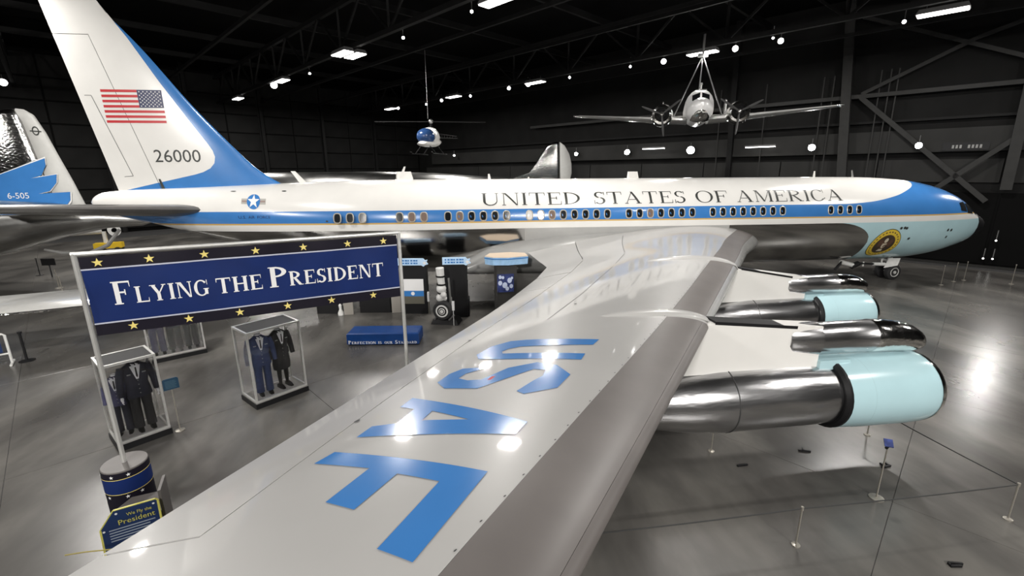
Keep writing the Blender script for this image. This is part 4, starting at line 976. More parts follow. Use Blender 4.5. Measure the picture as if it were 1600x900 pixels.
for w, z, r, lb in ((7.2, 7.62, .26, 'round flood lamp on the far wall, below the left wing of the hanging airplane'), (.95, 7.58, .34, 'largest round flood lamp on the far wall, straight below the hanging airplane'), (-8.1, 7.46, .25, 'round flood lamp on the far wall, left of the tall dark column'), (-14.0, 7.36, .2, 'round flood lamp on the far wall above the jet nose'), (13.3, 7.62, .18, 'round flood lamp on the far wall beside the rounded silver fin')):
    spot(tuple(hg(U1-.9, w, z)), CAMP, r, lb, 'flood lamps along the far wall', M_flood)
spot(tuple(hg(26.2, 33.5, 8.0)), CAMP, .14, 'small flood lamp on the far wall left of the rounded silver fin', 'flood lamps along the far wall')
for w, z, lb in ((-18.45, 1.71, 'upper of three tiny lights by the black doors beyond the jet nose'), (-18.1, .58, 'lower left of three tiny lights by the black doors'), (-18.5, .60, 'lower right of three tiny lights by the black doors')):
    spot(tuple(hg(U1-.8, w, z)), CAMP, .055, lb, 'tiny lights by the black doors', M_tiny)
mb = MB(); q = [HP(U1-.56, w, z) for w, z in ((-15.1, 7.0), (-17.2, 7.0), (-17.2, 7.5), (-15.1, 7.5))]; q2 = [HP(U1-.5, w, z) for w, z in ((-15.1, 7.0), (-17.2, 7.0), (-17.2, 7.5), (-15.1, 7.5))]; mb.loft([q2, q], 0, True)
sg = tag(mb.build('wall_sign', M_black, None, smooth=0), 'narrow black sign with dim lettering on the far wall above the nose', 'sign')
mb = MB()
for k in range(7):
    w = -15.55-k*.17-(.2 if k > 2 else 0); mb.add([HP(U1-.565, a, b) for a, b in ((w, 7.13), (w-.10, 7.13), (w-.10, 7.33), (w, 7.33))], [(0, 1, 2, 3)])
mb.build('sign_print', mat('dim_print', (.25, .25, .24), .5), sg, smooth=0, fix=False)

# ---------------------------------------------------------------- the hanging banner on its posts
PA, PB = Vector((-5.80, -13.93, 0)), Vector((-1.07, -12.10, 0)); BE = (PB-PA).normalized(); BL = (PB-PA).length; BN = Vector((BE.y, -BE.x, 0))   # BN faces the camera
def bp(u, z, d=0): return tuple(PA+BE*u+BN*d+Vector((0, 0, z)))
bn = thing('banner_stand', 'tall blue banner reading Flying the President in a thin aluminium frame', 'sign', tuple(PA))
off = tuple(PA)
for u, z0, nm in ((0, .985, 'post'), (BL, .03, 'post')):
    mb = MB(); mb.tube([bp(u, z0), bp(u, 4.66)], .038, 10); mb.build(nm, M_alu, bn, off)
mb = MB(); mb.tube([bp(-.03, 4.65), bp(BL+.03, 4.65)], .034, 10); mb.build('top_rail', M_alu, bn, off)
mb = MB(); mb.lathe([(0, .30), (.02, .30), (.035, .06), (.10, .05)], bp(BL, 0), (0, 0, 1), 20, 0, True); mb.build('post_foot', M_alu, bn, off)
def wav(u, z):  # slack cloth: shallow folds
    k = (4.6-z)/1.3
    return .015*math.sin(u*2.1+z*3)+.012*math.sin(u*5.3-z*4)*(1-k)
def cloth(name, m, z0, z1, parent=None):
    mb = MB(); n = 60; k = 8; u0_, u1_ = .05, BL-.05
    top = [[bp(u0_+(u1_-u0_)*i/n, z0+(z1-z0)*j/k, wav(u0_+(u1_-u0_)*i/n, z0+(z1-z0)*j/k)+e) for i in range(n+1)] for e in (0,) for j in range(k+1)]
    mb.loft(top, 0, False, False); return mb.build(name, m, parent or bn, off, 60)
cl = cloth('banner_cloth', M_banner, 3.50, 4.40); cloth('banner_border', M_bannerdark, 4.402, 4.60, cl); cloth('banner_border', M_bannerdark, 3.30, 3.498, cl)
def bl(name, m, polys, e=.008, step=(.25, .3)):
    mb = MB()
    for P in polys: lay(mb, P, lambda u, z: bp(u, z, wav(u, z)+e), 0, step)
    return mb.build(name, m, cl, off, 0, fix=False)
bl('border_line', mat('banner_line', (.50, .52, .62), .5), [[[(.05, z-.012), (BL-.05, z-.012), (BL-.05, z+.012), (.05, z+.012)]] for z in (4.40, 3.50)])
for u, z in [(x, 4.50) for x in (.27, .92, 1.68, 2.46, 3.25, 4.05, 4.75)]+[(x, 3.40) for x in (.53, 1.30, 2.07, 2.86, 3.65, 4.46)]: bl('star', M_star, [[star_poly(u, z, .075)]])
for wd, a, b, h in (('F', .36, .61, .385), ('LYING', .645, 1.66, .275), ('THE', 1.78, 2.49, .275), ('P', 2.61, 2.91, .385), ('RESIDENT', 2.945, 4.70, .275)):
    for L in word_polys(wd, a, b, 3.785, h, .20, .075, .12, 1.0): bl('letter', M_pwhite, [[P] for P in L], .012)
# drum plinth under the left post
dr_ = thing('drum_plinth', 'round plinth with a star-edged blue band, carrying the left banner post', 'plinth', tuple(PA))
mb = MB(); mb.lathe([(0, .33), (.975, .33), (.985, .32), (.985, .01)], (0, 0, 0), (0, 0, 1), 32); dbody = mb.build('drum', M_plinth, dr_)
def drum(name, m, z0, z1, r=.334): mb = MB(); mb.lathe([(z0, r), (z1, r)], (0, 0, 0), (0, 0, 1), 32); return mb.build(name, m, dbody)
drum('midnight_band', M_bannerdark, .10, .96, .333); drum('blue_band', M_banner, .56, .84, .336); drum('band_line', M_star, .835, .845, .337); drum('band_line', M_star, .555, .565, .337)
for a, z in ((-2.45, .90), (-1.6, .90), (-.9, .90), (-3.1, .90), (-2.7, .5), (-1.95, .5), (-1.1, .5), (-.5, .5)):
    mb = MB(); lay(mb, [star_poly(0, 0, .035)], lambda x, y, a=a, z=z: (.338*math.cos(a+x/.334), .338*math.sin(a+x/.334), z+y)); mb.build('star', M_pwhite, dbody, smooth=0, fix=False)
# base deck and slanting reader board in front of it
K = Vector((-5.38, -14.89, 0)); KE = Vector((.92, .39, 0)).normalized(); KN = Vector((KE.y, -KE.x, 0))
def kp(u, z, d=0): return tuple(K+KE*u+KN*d+Vector((0, 0, z)))
rb = thing('reader_board', 'navy board titled We Fly the President with a yellow edge, on a taupe deck', 'sign', tuple(K))
mb = MB(); dk = [(-.06, -.03), (.53, -.03), (.60, -.45), (.52, -.66), (.05, -.72), (-.20, -.35)]
mb.prism(dk, lambda u, d: kp(u, 0, d), lambda u, d: kp(u, .46, d)); mb.build('deck', M_plinth, rb, tuple(K), 0)
mb = MB(); mb.prism([(.54, -.05), (.58, -.05), (.60, -.5), (.56, -.5)], lambda u, d: kp(u, .0, d), lambda u, d: kp(u, .84, d)); mb.build('deck_fin', M_plinth, rb, tuple(K), 0)
PB_ = [(-.03, .73), (.50, .73), (.53, .70), (.53, .02), (-.22, .02), (-.22, .47)]
tl = lambda z: .12*(.74-z)
mb = MB(); mb.prism(PB_, lambda u, z: kp(u, z, tl(z)-.03), lambda u, z: kp(u, z, tl(z))); bd = mb.build('board', M_panelnavy, rb, tuple(K), 0)
mb = MB()
for a, b in zip(PB_, PB_[1:]+PB_[:1]): mb.bar(kp(a[0], a[1], tl(a[1])-.015), kp(b[0], b[1], tl(b[1])-.015), .026, .03, 0, up=tuple(KN))
mb.build('board_edge', M_panelgold, bd, tuple(K), 0)
def board_text(tx, u0, u1, z, h, m, sh=0):
    vs2, fs2, w2 = sans(tx, 1.0); hm_ = max(v[1] for v in vs2); mb = MB()
    mb.add([kp(u0+x*(u1-u0)/w2, z+y*h/hm_, tl(z)+.006) for x, y in vs2], fs2); return mb.build('board_lettering', m, bd, tuple(K), 0, fix=False)
board_text('We Fly the', .12, .44, .60, .055, M_panelgold); board_text('President', .0, .47, .485, .085, M_panelgold)
mb = MB()
for k in range(5): mb.add([kp(u, z, tl(z)+.006) for u, z in ((-.12, .42-k*.045), (.46-.07*(k % 2), .42-k*.045), (.46-.07*(k % 2), .438-k*.045), (-.12, .438-k*.045))], [(0, 1, 2, 3)])
mb.build('board_text_lines', M_text2, bd, tuple(K), 0, fix=False)
for u, z in ((.0, .68), (-.18, .44), (.47, .68)): mb = MB(); mb.add([kp(u+.018*math.cos(math.pi*k/4), z+.018*math.sin(math.pi*k/4), tl(z)+.006) for k in range(8)], [tuple(range(8))]); mb.build('board_bolt', M_pwhite, bd, tuple(K), 0, fix=False)
def cord(name, pts, m, r, label): mb = MB(); mb.tube(pts, r, 6); return tag(mb.build(name, m, None), label, 'cord')
cord('yellow_cord', [(-5.72, -15.47, .50), (-5.45, -15.48, .53), (-5.0, -15.54, .58), (-4.4, -15.6, .50)], M_yrope, .009, 'thin yellow cord in front of the navy reader board')
cord('yellow_cord', [(-4.2, -14.56, .48), (-4.1, -14.45, .5), (-3.6, -14.18, .35), (-3.1, -13.9, .02)], M_yrope, .012, 'thin yellow cord right of the navy reader board')

# ---------------------------------------------------------------- uniforms and their glass cases
def uniform(name, label, loc, rz, jac, trou, skirt=False, cap=True, coat_len=.62, s=1.0, slim=1.0, gloves=True, arm_out=.0):
    t = thing(name, label, 'uniform', loc, rz, 'dress uniforms in the glass cases')     # faces local -y
    def ring(z, rx, ry, cy=0, n=16): return [(rx*math.cos(2*math.pi*i/n)*s*slim, (cy+ry*math.sin(2*math.pi*i/n))*s, z*s) for i in range(n)]
    hem = 1.36-coat_len
    mb = MB(); mb.loft([ring(hem, .215, .15), ring(hem+.12, .205, .14), ring(1.0, .18, .125), ring(1.14, .205, .135), ring(1.26, .225, .13), ring(1.36, .215, .11), ring(1.42, .13, .09), ring(1.46, .075, .07)], 0, True)
    for sd in (-1, 1):
        mb.tube([(sd*.195*s*slim, 0, 1.36*s), (sd*(.25+arm_out)*s*slim, 0, 1.18*s), (sd*(.275+arm_out)*s*slim, -.01*s, 1.03*s), (sd*(.285+arm_out)*s*slim, -.06*s, .80*s)], [.075*s, .07*s, .06*s, .052*s], 10)
    jk = mb.build('jacket', jac, t, smooth=60)
    mb = MB(); mb.add([(-.085*s, -.122*s, 1.41*s), (.085*s, -.122*s, 1.41*s), (.02*s, -.148*s, 1.13*s), (-.02*s, -.148*s, 1.13*s)], [(0, 1, 2, 3)]); mb.loft([ring(1.43, .07, .065), ring(1.49, .062, .058)], 0, True)
    for k in (0, 1): mb.add([((-.062+.07*k)*s, -.115*s, 1.46*s), ((.0+.06*k)*s, -.125*s, 1.43*s), ((-.03+.06*k)*s, -.132*s, 1.36*s)], [(0, 1, 2)])
    mb.build('shirt_collar', M_shirt, t, smooth=0, fix=False)
    mb = MB(); mb.add([(-.012*s, -.150*s, 1.38*s), (.012*s, -.150*s, 1.38*s), (.016*s, -.154*s, 1.2*s), (0, -.155*s, 1.16*s), (-.016*s, -.154*s, 1.2*s)], [(0, 1, 2, 3, 4)]); mb.build('necktie', M_black, jk, smooth=0, fix=False)
    mb = MB()
    for k in range(4): mb.ball((.0, -.145*s, (1.10-.09*k)*s), .011*s, 6)
    for sd in (-1, 1): mb.box(sd*.12*s-.03*s, sd*.12*s+.03*s, -.142*s, -.128*s, 1.235*s, 1.255*s)
    mb.build('buttons_and_badges', M_steel, jk, smooth=40)
    if skirt:
        mb = MB(); mb.loft([ring(.48, .20, .15), ring(.62, .21, .155), ring(.86, .185, .135)], 0, True); mb.build('skirt', trou, t, smooth=60)
        mb = MB()
        for sd in (-1, 1): mb.tube([(sd*.08*s, 0, .5*s), (sd*.085*s, 0, .3*s), (sd*.085*s, 0, .06*s)], [.055*s, .05*s, .035*s], 8)
        mb.build('stockings', M_dsteel, t)
    else:
        mb = MB()
        for sd in (-1, 1): mb.tube([(sd*.085*s, 0, .88*s), (sd*.095*s, 0, .52*s), (sd*.10*s, 0, .06*s)], [.105*s, .082*s, .085*s], 12)
        mb.build('trousers', trou, t, smooth=60)
    for sd in (-1, 1):
        mb = MB(); mb.loft([[(sd*.10*s+a*w*s, y*s, z*s) for a, z in ((-1, 0), (1, 0), (.8, h), (-.8, h))] for y, w, h in ((.09, .035, .07), (.0, .045, .09), (-.1, .05, .06), (-.19, .03, .03))], 0, True); mb.build('shoe', M_shoe, t)
    if gloves:
        for sd in (-1, 1):
            mb = MB(); c = (sd*(.287+arm_out)*s*slim, -.07*s, .76*s); mb.ball(c, .042*s, 8, 0, (.7, 1, 1.2))
            for k in range(4): mb.tube([(c[0], c[1]-.028*s+.018*k*s, c[2]-.03*s), (c[0]+sd*.004*s, c[1]-.034*s+.018*k*s, c[2]-.075*s), (c[0]-sd*.012*s, c[1]-.036*s+.018*k*s, c[2]-(.105 if k in (1, 2) else .09)*s)], .009*s, 5)
            mb.tube([(c[0], c[1]-.03*s, c[2]), (c[0]-sd*.008*s, c[1]-.06*s, c[2]-.045*s)], .010*s, 5)
            mb.build('glove', M_shirt, t)
    return t
def case(label, loc, rz, w, d, h):
    t = thing('display_case', label, 'display case', loc, rz, 'glass uniform cases')     # origin at the front left corner, x right, y back
    mb = MB(); mb.box(-.02, w+.02, -.02, d+.02, 0, .135); mb.build('base', M_black, t, smooth=0)
    mb = MB(); mb.box(0, w, 0, d, .137, .17); mb.build('deck', M_casefloor, t, smooth=0)
    f = .045
    for x in (0, w-f):
        for y in (0, d-f): mb = MB(); mb.box(x, x+f, y, y+f, .17, h-.05); mb.build('corner_post', M_alu, t, smooth=0)
    mb = MB(); mb.box(0, w, 0, f, h-.05, h); mb.box(0, w, d-f, d, h-.05, h); mb.box(0, f, f, d-f, h-.05, h); mb.box(w-f, w, f, d-f, h-.05, h); mb.build('top_frame', M_alu, t, smooth=0)
    mb = MB(); mb.box(f, w-f, f, d-f, h-.04, h-.015); mb.build('lid', mat('case_lid', (.03, .03, .031), .6, spec=.25), t, smooth=0)
    mb = MB(); mb.box(0, w, -.004, f*.9, .17, .21); mb.box(0, f*.9, 0, d, .17, .21); mb.box(w-f*.9, w, 0, d, .17, .21); mb.build('bottom_rail', M_alu, t, smooth=0)
    for (x0, x1, y0, y1) in ((f, w-f, .018, .024), (f, w-f, d-.024, d-.018), (.018, .024, f, d-f), (w-.024, w-.018, f, d-f)):
        mb = MB(); mb.box(x0, x1, y0, y1, .21, h-.05); mb.build('glass_pane', M_caseglass, t, smooth=0)
    return t
def at_case(loc, rz, x, y, z=.17): return (loc[0]+x*math.cos(rz)-y*math.sin(rz), loc[1]+x*math.sin(rz)+y*math.cos(rz), loc[2]+z)
L1, R1 = (-7.30, -11.97, 0), math.radians(43)
case('glass case nearest the round plinth, one dark officer uniform and a slate one inside', L1, R1, .95, .84, 1.98)
uniform('dress_uniform', 'black dress uniform with white shirt front in the case behind the banner post', at_case(L1, R1, .60, .40), R1, M_cloth, M_cloth3, s=1.12)
uniform('dress_uniform', 'slate-blue service uniform at the left inside the case nearest the plinth', at_case(L1, R1, .25, .52), R1-.3, M_lilac, M_cloth, s=.95, slim=.8, gloves=False)
L2, R2 = (-5.06, -10.46, 0), math.radians(43.5)
case('glass case standing alone in the middle of the floor with two uniforms', L2, R2, 1.34, .88, 2.05)
uniform('dress_uniform', 'mid-blue uniform at the left inside the middle glass case', at_case(L2, R2, .42, .42), R2-.15, M_cloth2, M_cloth2, s=1.12, gloves=False)
uniform('dress_uniform', 'black uniform with grey apron panel at the right inside the middle glass case', at_case(L2, R2, .93, .46), R2+.1, M_cloth3, M_cloth3, True, s=1.12, gloves=False, coat_len=.5)
L3, R3 = (-9.55, -6.98, 0), math.radians(33)
case('farthest glass case, partly under the banner, with three dark uniforms', L3, R3, 1.5, .8, 2.05)
for k, (m1, m2, lb) in enumerate(((M_lilac, M_lilac, 'slate uniform, left of three in the farthest glass case'), (M_cloth, M_cloth3, 'navy uniform, middle of three in the farthest glass case'), (M_cloth3, M_cloth3, 'black uniform, right of three in the farthest glass case'))):
    uniform('dress_uniform', lb, at_case(L3, R3, .3+.45*k, .42), R3, m1, m2, s=1.1, slim=.85, gloves=False)
# small label stand
ls = thing('label_stand', 'small navy label on a thin clear post right of the nearest glass case', 'sign', (-6.48, -11.22, 0))
mb = MB(); mb.tube([(0, 0, .02), (0, 0, 1.08)], .014, 8); mb.build('post', M_stanch, ls); mb = MB(); mb.lathe([(0, .10), (.015, .10), (.03, .02)], (0, 0, 0), (0, 0, 1), 20, 0, True); mb.build('foot', M_stanch, ls)
mb = MB(); c, s2 = math.cos(.65), math.sin(.65)
lm_ = lambda x, z, d: (x*c+d*s2-.0, x*s2-d*c, z)
mb.prism([(-.15, 1.06), (.15, 1.06), (.15, 1.30), (.12, 1.33), (-.12, 1.33), (-.15, 1.30)], lambda x, z: lm_(x, z, .0), lambda x, z: lm_(x, z, .02)); pl = mb.build('label_plate', mat('label_teal', (.012, .045, .085), .45), ls, smooth=0)
mb = MB()
for k in range(6): mb.add([lm_(x, z, .022) for x, z in ((-.11, 1.10+k*.032), (.10-.02*(k % 2), 1.10+k*.032), (.10-.02*(k % 2), 1.112+k*.032), (-.11, 1.112+k*.032))], [(0, 1, 2, 3)])
mb.build('label_lines', mat('label_dim', (.06, .12, .16), .5), pl, smooth=0, fix=False)
# blue bench
bc = thing('bench', 'blue block bench lettered Perfection is our Standard on its front', 'bench', (-3.72, -6.22, 0), math.radians(-6.5))
mb = MB(); w_, d_, h_ = 2.5, .82, .45
rr = lambda z, e: [(e, e, z), (w_-e, e, z), (w_-e, d_-e, z), (e, d_-e, z)]
mb.loft([rr(.02, .03), rr(.05, 0), rr(h_-.04, 0), rr(h_, .04)], 0, True); bb = mb.build('bench_body', M_bench, bc, smooth=0)
for wd, a, b, hh in (('P', .05, .14, .125), ('ERFECTION', .165, 1.0, .09), ('IS', 1.08, 1.20, .09), ('OUR', 1.30, 1.58, .09), ('S', 1.67, 1.755, .125), ('TANDARD', 1.78, 2.42, .09)):
    for L in word_polys(wd, a, b, .06, hh, .22, .10, .12):
        mb = MB()
        for P in L: mb.add([(u, -.006, z) for u, z in P], [tuple(range(len(P)))])
        mb.build('letter', M_pwhite, bb, smooth=0, fix=False)
# exhibit boards and kiosks under the fuselage
def kiosk(label, loc, rz, w, d, h):
    t = thing('exhibit_board', label, 'exhibit board', loc, rz)
    mb = MB(); mb.box(0, w, 0, d, 0, h); b = mb.build('board', M_black, t, smooth=0); return t, b
def header(t, w, h, z):
    mb = MB(); P = [(-.05, z), (w-.18, z), (w-.08, z-.05), (w+.0, z+.02), (w+.10, z+.04), (w+.04, z+.12), (w+.08, z+.22), (w-.03, z+.2), (w-.1, z+.28), (-.05, z+.28)]
    mb.prism(P, lambda x, q: (x, -.10, q), lambda x, q: (x, .02, q)); o = mb.build('header', M_khead, t, smooth=0)
    mb = MB()
    for r_ in range(2):
        x = .05
        for k in range(7): mb.add([(x, -.108, z+.06+.11*r_), (x+.06+.02*(k % 3), -.108, z+.06+.11*r_), (x+.06+.02*(k % 3), -.108, z+.12+.11*r_), (x, -.108, z+.12+.11*r_)], [(0, 1, 2, 3)]); x += .115
    mb.build('header_print', M_blue, o, smooth=0, fix=False)
    mb = MB(); lay(mb, [star_poly(w-.03, z+.1, .11)], lambda x, q: (x, -.109, q)); mb.build('header_star', M_pwhite, o, smooth=0, fix=False)
t, b = kiosk('black exhibit board with sky-blue header and a white-over-blue picture', (-2.18, -2.72, 0), math.radians(-8), 1.12, .35, 2.15); header(t, 1.12, .28, 2.12)
mb = MB(); mb.box(.07, .98, -.03, -.002, .45, 1.52); pc = mb.build('picture_panel', M_pwhite, t, smooth=0)
mb = MB(); mb.box(.07, .98, -.036, -.031, .78, 1.02); mb.build('picture_band', M_blue, pc, smooth=0); mb = MB(); mb.box(.07, .98, -.036, -.031, .45, .78); mb.build('picture_foot', mat('picture_grey', (.12, .115, .09), .4), pc, smooth=0)
mb = MB(); lay(mb, [ell(.52, .9, .08, .08, 12)], lambda x, z: (x, -.038, z)); mb.build('picture_seal', M_pwhite, pc, smooth=0, fix=False)
mb = MB(); mb.box(1.12, 1.2, -.06, .1, .55, .95); mb.build('leaflet_holder', M_pwhite, t, smooth=0); mb = MB(); mb.box(1.14, 1.17, -.02, .02, 0, .55); mb.build('holder_post', M_stanch, t, smooth=0)
kiosk('low black board behind the banner, next to the blue-header board', (-3.98, -2.32, 0), math.radians(-7), 1.3, .3, 2.0); kiosk('low black board behind the banner, farthest left of the row', (-5.78, -2.2, 0), math.radians(-7), .98, .3, 2.0)
for x, w_, lb in ((-2.62, .45, 'pale beige panel between two black boards behind the banner'), (-4.6, .38, 'grey panel left of the black boards, behind the banner')):
    mb = MB(); mb.box(x, x+w_, -2.52, -2.44, .0, 1.9); tag(mb.build('side_panel', mat('beige_panel', (.30, .28, .25), .6), None, smooth=0), lb, 'panel')
mb = MB(); mb.lathe([(0, .12), (.1, .12), (.25, .05), (.42, .07), (.5, .02)], (-4.74, -2.5, 0), (0, 0, 1), 14, 0, True); tag(mb.build('floor_post', M_gear, None), 'short white post on the floor beside the black boards', 'post')
t, b = kiosk('tall black exhibit column with sky-blue header behind a displayed landing gear', (-.32, -3.55, 0), math.radians(-4), .92, .6, 2.28); header(t, .98, .28, 2.26)
mb = MB(); mb.box(.2, .3, -.5, -.4, .6, 1.0); mb.build('side_bracket', M_gear, t, smooth=0)
mb = MB(); mb.box(.86, .98, .1, .6, 0, .75); mb.build('side_foot', M_black, t, smooth=0)
g = thing('landing_gear_display', 'white landing gear leg with a big black tyre on a black stand', 'landing gear', (-.92, -4.32, 0), math.radians(-16))
mb = MB(); mb.loft([[(0, 0, 0), (1.12, 0, 0), (1.12, .7, 0), (0, .7, 0)], [(.1, .08, .22), (1.02, .08, .22), (1.02, .62, .22), (.1, .62, .22)]], 0, True); mb.build('stand', M_black, g, smooth=0)
wc = (.52, .02, .60)
mb = MB(); mb.lathe([(-.14, .24), (-.14, .34), (-.08, .385), (.08, .385), (.14, .34), (.14, .24)], wc, (0, 1, 0), 28, 0, True); tg = mb.build('tyre', M_tyre, g)
mb = MB(); mb.lathe([(.145, .25), (.16, .24), (.16, .20), (.15, .19), (.15, .12), (.17, .11), (.17, .06), (.15, .05), (.15, .005)], wc, (0, -1, 0), 24); mb.build('wheel_hub', M_gear, tg)
mb = MB(); mb.lathe([(.158, .185), (.159, .135)], wc, (0, -1, 0), 24); mb.lathe([(.172, .10), (.173, .07)], wc, (0, -1, 0), 24); mb.build('hub_rings', M_dsteel, tg)
mb = MB(); mb.tube([(.52, .32, .6), (.5, .22, 1.2), (.46, .14, 1.75), (.44, .1, 2.28)], [.11, .13, .14, .16], 10); mb.tube([(.52, -.14, .6), (.52, .32, .62)], .06, 8); mb.tube([(.36, .22, 1.15), (.62, .22, 1.0)], .07, 8); mb.tube([(.34, .2, 1.5), (.62, .2, 1.42)], .06, 8); mb.ball((.46, .12, 1.45), .20, 10); mb.ball((.40, .12, 1.08), .17, 10); mb.ball((.56, .05, 1.22), .13, 10); mb.build('strut', M_gear, g)
mb = MB(); mb.tube([(.8, .25, .4), (.74, .25, 1.85)], .045, 8); mb.tube([(.3, .2, 1.3), (.22, .2, .95), (.34, .2, .8)], .035, 6); mb.tube([(.16, .05, .2), (.3, .05, .42)], .05, 8); mb.tube([(.75, .05, .2), (.95, .05, .42)], .05, 8); mb.build('hydraulic_links', M_steel, g)
mb = MB()
for z in (.95, 1.28, 1.62, 1.95): mb.lathe([(-.03, .16), (-.03, .185), (.03, .185), (.03, .16)], (.50-(z-.9)*.05, .2-(z-.9)*.07, z), (0, 0, 1), 16)
tag(mb.build('strut_collars', M_dsteel, g), kind='stuff')
mb = MB(); mb.box(.9, 1.0, -.02, .0, .62, 1.0); mb.box(.94, .96, -.015, 0, 0, .62); mb.build('caption_tab', M_pwhite, g, smooth=0)
t = thing('kiosk', 'dark square kiosk with a tan-topped blue canopy and a lit blue picture', 'kiosk', (2.25, -2.95, 0), math.radians(3))
mb = MB(); mb.box(-.42, .42, -.35, .45, 0, 2.12); mb.build('column', mat('kiosk_column', (.035, .034, .032), .5), t, smooth=0)
mb = MB(); cnp = lambda z, e: [(-.88-e, -.12, z), (-.6, -.42-e, z), (.0, -.55-e, z), (.88+e, -.38, z), (.9+e, .3, z), (.3, .6+e, z), (-.6, .5+e, z)]
mb.loft([cnp(2.12, 0), cnp(2.44, .02)], 0, True); cn = mb.build('canopy', M_kblue, t, smooth=0)
mb = MB(); mb.loft([cnp(2.441, .02), cnp(2.47, .0)], 0, True); mb.build('canopy_top', M_tan, cn, smooth=0)
mb = MB(); mb.loft([cnp(2.36, .03), cnp(2.40, .03)], 0, False); mb.build('canopy_band', M_blue, cn, smooth=0)
mb = MB(); mb.box(-.42, .28, -.41, -.36, .95, 1.72); pp = mb.build('picture_panel', M_picture, t, smooth=0)
mb = MB()
for (x, z, r) in ((-.3, 1.6, .07), (-.18, 1.58, .06), (-.3, 1.35, .09), (-.1, 1.25, .11), (.1, 1.45, .10), (.17, 1.2, .08), (.0, 1.1, .08), (.2, 1.55, .05)): lay(mb, [ell(x, z, r, r*1.2, 8)], lambda a, q: (a, -.414, q))
mb.build('picture_figures', mat('picture_pale', (.55, .62, .80), .4), pp, smooth=0, fix=False)

# ---------------------------------------------------------------- left edge: barrier sign, stanchions, silver wing, tow trolley
t = thing('barrier_sign', 'white barrier rail carrying a navy sign at the left edge', 'barrier', (-14.0, -6.25, 0), math.radians(33))
mb = MB(); mb.tube([(0, 0, .03), (0, 0, .95), (-.05, 0, 1.0), (-1.9, 0, 1.0), (-1.95, 0, .95), (-1.95, 0, .03)], .035, 8); mb.tube([(0, 0, .35), (-1.95, 0, .35)], .03, 8); mb.build('rail', M_gear, t)
for x in (0, -1.95): mb = MB(); mb.tube([(x, -.3, .03), (x, .3, .03)], .035, 8); mb.build('foot', M_gear, t)
mb = MB(); mb.box(-1.35, -.12, -.06, -.03, .42, .88); sp = mb.build('sign_plate', M_panelnavy, t, smooth=0)
mb = MB()
for k in range(2):
    for i in range(8): mb.add([(x, -.064, z) for x, z in ((-1.25+i*.13, .72-k*.2), (-1.17+i*.13, .72-k*.2), (-1.17+i*.13, .80-k*.2), (-1.25+i*.13, .80-k*.2))], [(0, 1, 2, 3)])
mb.build('sign_print', M_text2, sp, smooth=0, fix=False)
def stanchion(x, y, h, label, m=M_black, grp='barrier stanchions', base=.17, r=.022, head=True):
    t = thing('stanchion', label, 'stanchion', (x, y, 0), 0, grp)
    mb = MB(); mb.lathe([(0, base), (.02, base), (.035, base*.3)], (0, 0, 0), (0, 0, 1), 20, 0, True); mb.build('base', m, t)
    mb = MB(); mb.tube([(0, 0, .03), (0, 0, h)], r, 8); mb.build('post', m, t)
    if head: mb = MB(); mb.lathe([(h-.01, r*1.7), (h+.05, r*1.7), (h+.06, .004)], (0, 0, 0), (0, 0, 1), 12, 0, True); mb.build('cap', m, t)
    return t
stanchion(-13.72, -6.08, .95, 'black belt post beside the barrier sign at the left edge', M_black, 'barrier stanchions', .2, .035)
stanchion(-24.3, 8.2, .98, 'black post standing under the silver tail at the far left')
stanchion(-20.6, 4.55, .95, 'pale thin post in front of the silver tail at the far left', M_stanch); stanchion(-19.2, 2.9, .9, 'pale thin post just behind the silver wing at the far left', M_stanch)
t = thing('placard', 'small black placard on a post under the silver tail', 'sign', (-23.2, 7.6, 0)); mb = MB(); mb.tube([(0, 0, 0), (0, 0, .75)], .03, 8); mb.build('post', M_black, t); mb = MB(); mb.box(-.35, .35, -.05, .0, .7, 1.1); mb.build('plate', M_black, t, smooth=0)
# the near wing of a small silver airplane reaching in from the left
sw = thing('wing_of_small_airplane', 'pale silver wing of a low airplane reaching in from the left edge', 'airplane wing', (-20.5, -5.9, 0))
oo = (-20.5, -5.9, 0)
mb = MB(); slab_wing(mb, (-22.6, -8.05, 1.36), (-24.2, -4.9, 1.36), (-12.0, -4.75, 1.44), (-13.1, -1.75, 1.44), .26, .16); mb.build('wing_panel', mat('pale_wing', (.60, .60, .58), .25, coat=.3, noise=.05), sw, oo, 50)
mb = MB(); mb.tube([(-22.6, -8.07, 1.36), (-12.0, -4.77, 1.44)], .045, 8); mb.build('edge_highlight', M_shiny, sw, oo)  # bright tube laid along the leading edge to imitate its white highlight line
mb = MB(); mb.tube([(-21.5, -5.8, .38), (-21.5, -5.8, 1.3)], .07, 8); mb.build('gear_leg', M_gear, sw, oo); mb = MB(); mb.lathe([(-.1, .15), (-.1, .32), (0, .38), (.1, .32), (.1, .15)], (-21.5, -5.8, .38), (0, 1, 0), 18, 0, True); mb.build('wheel', M_tyre, sw, oo)
TRX, TRY = -25.2, 15.3
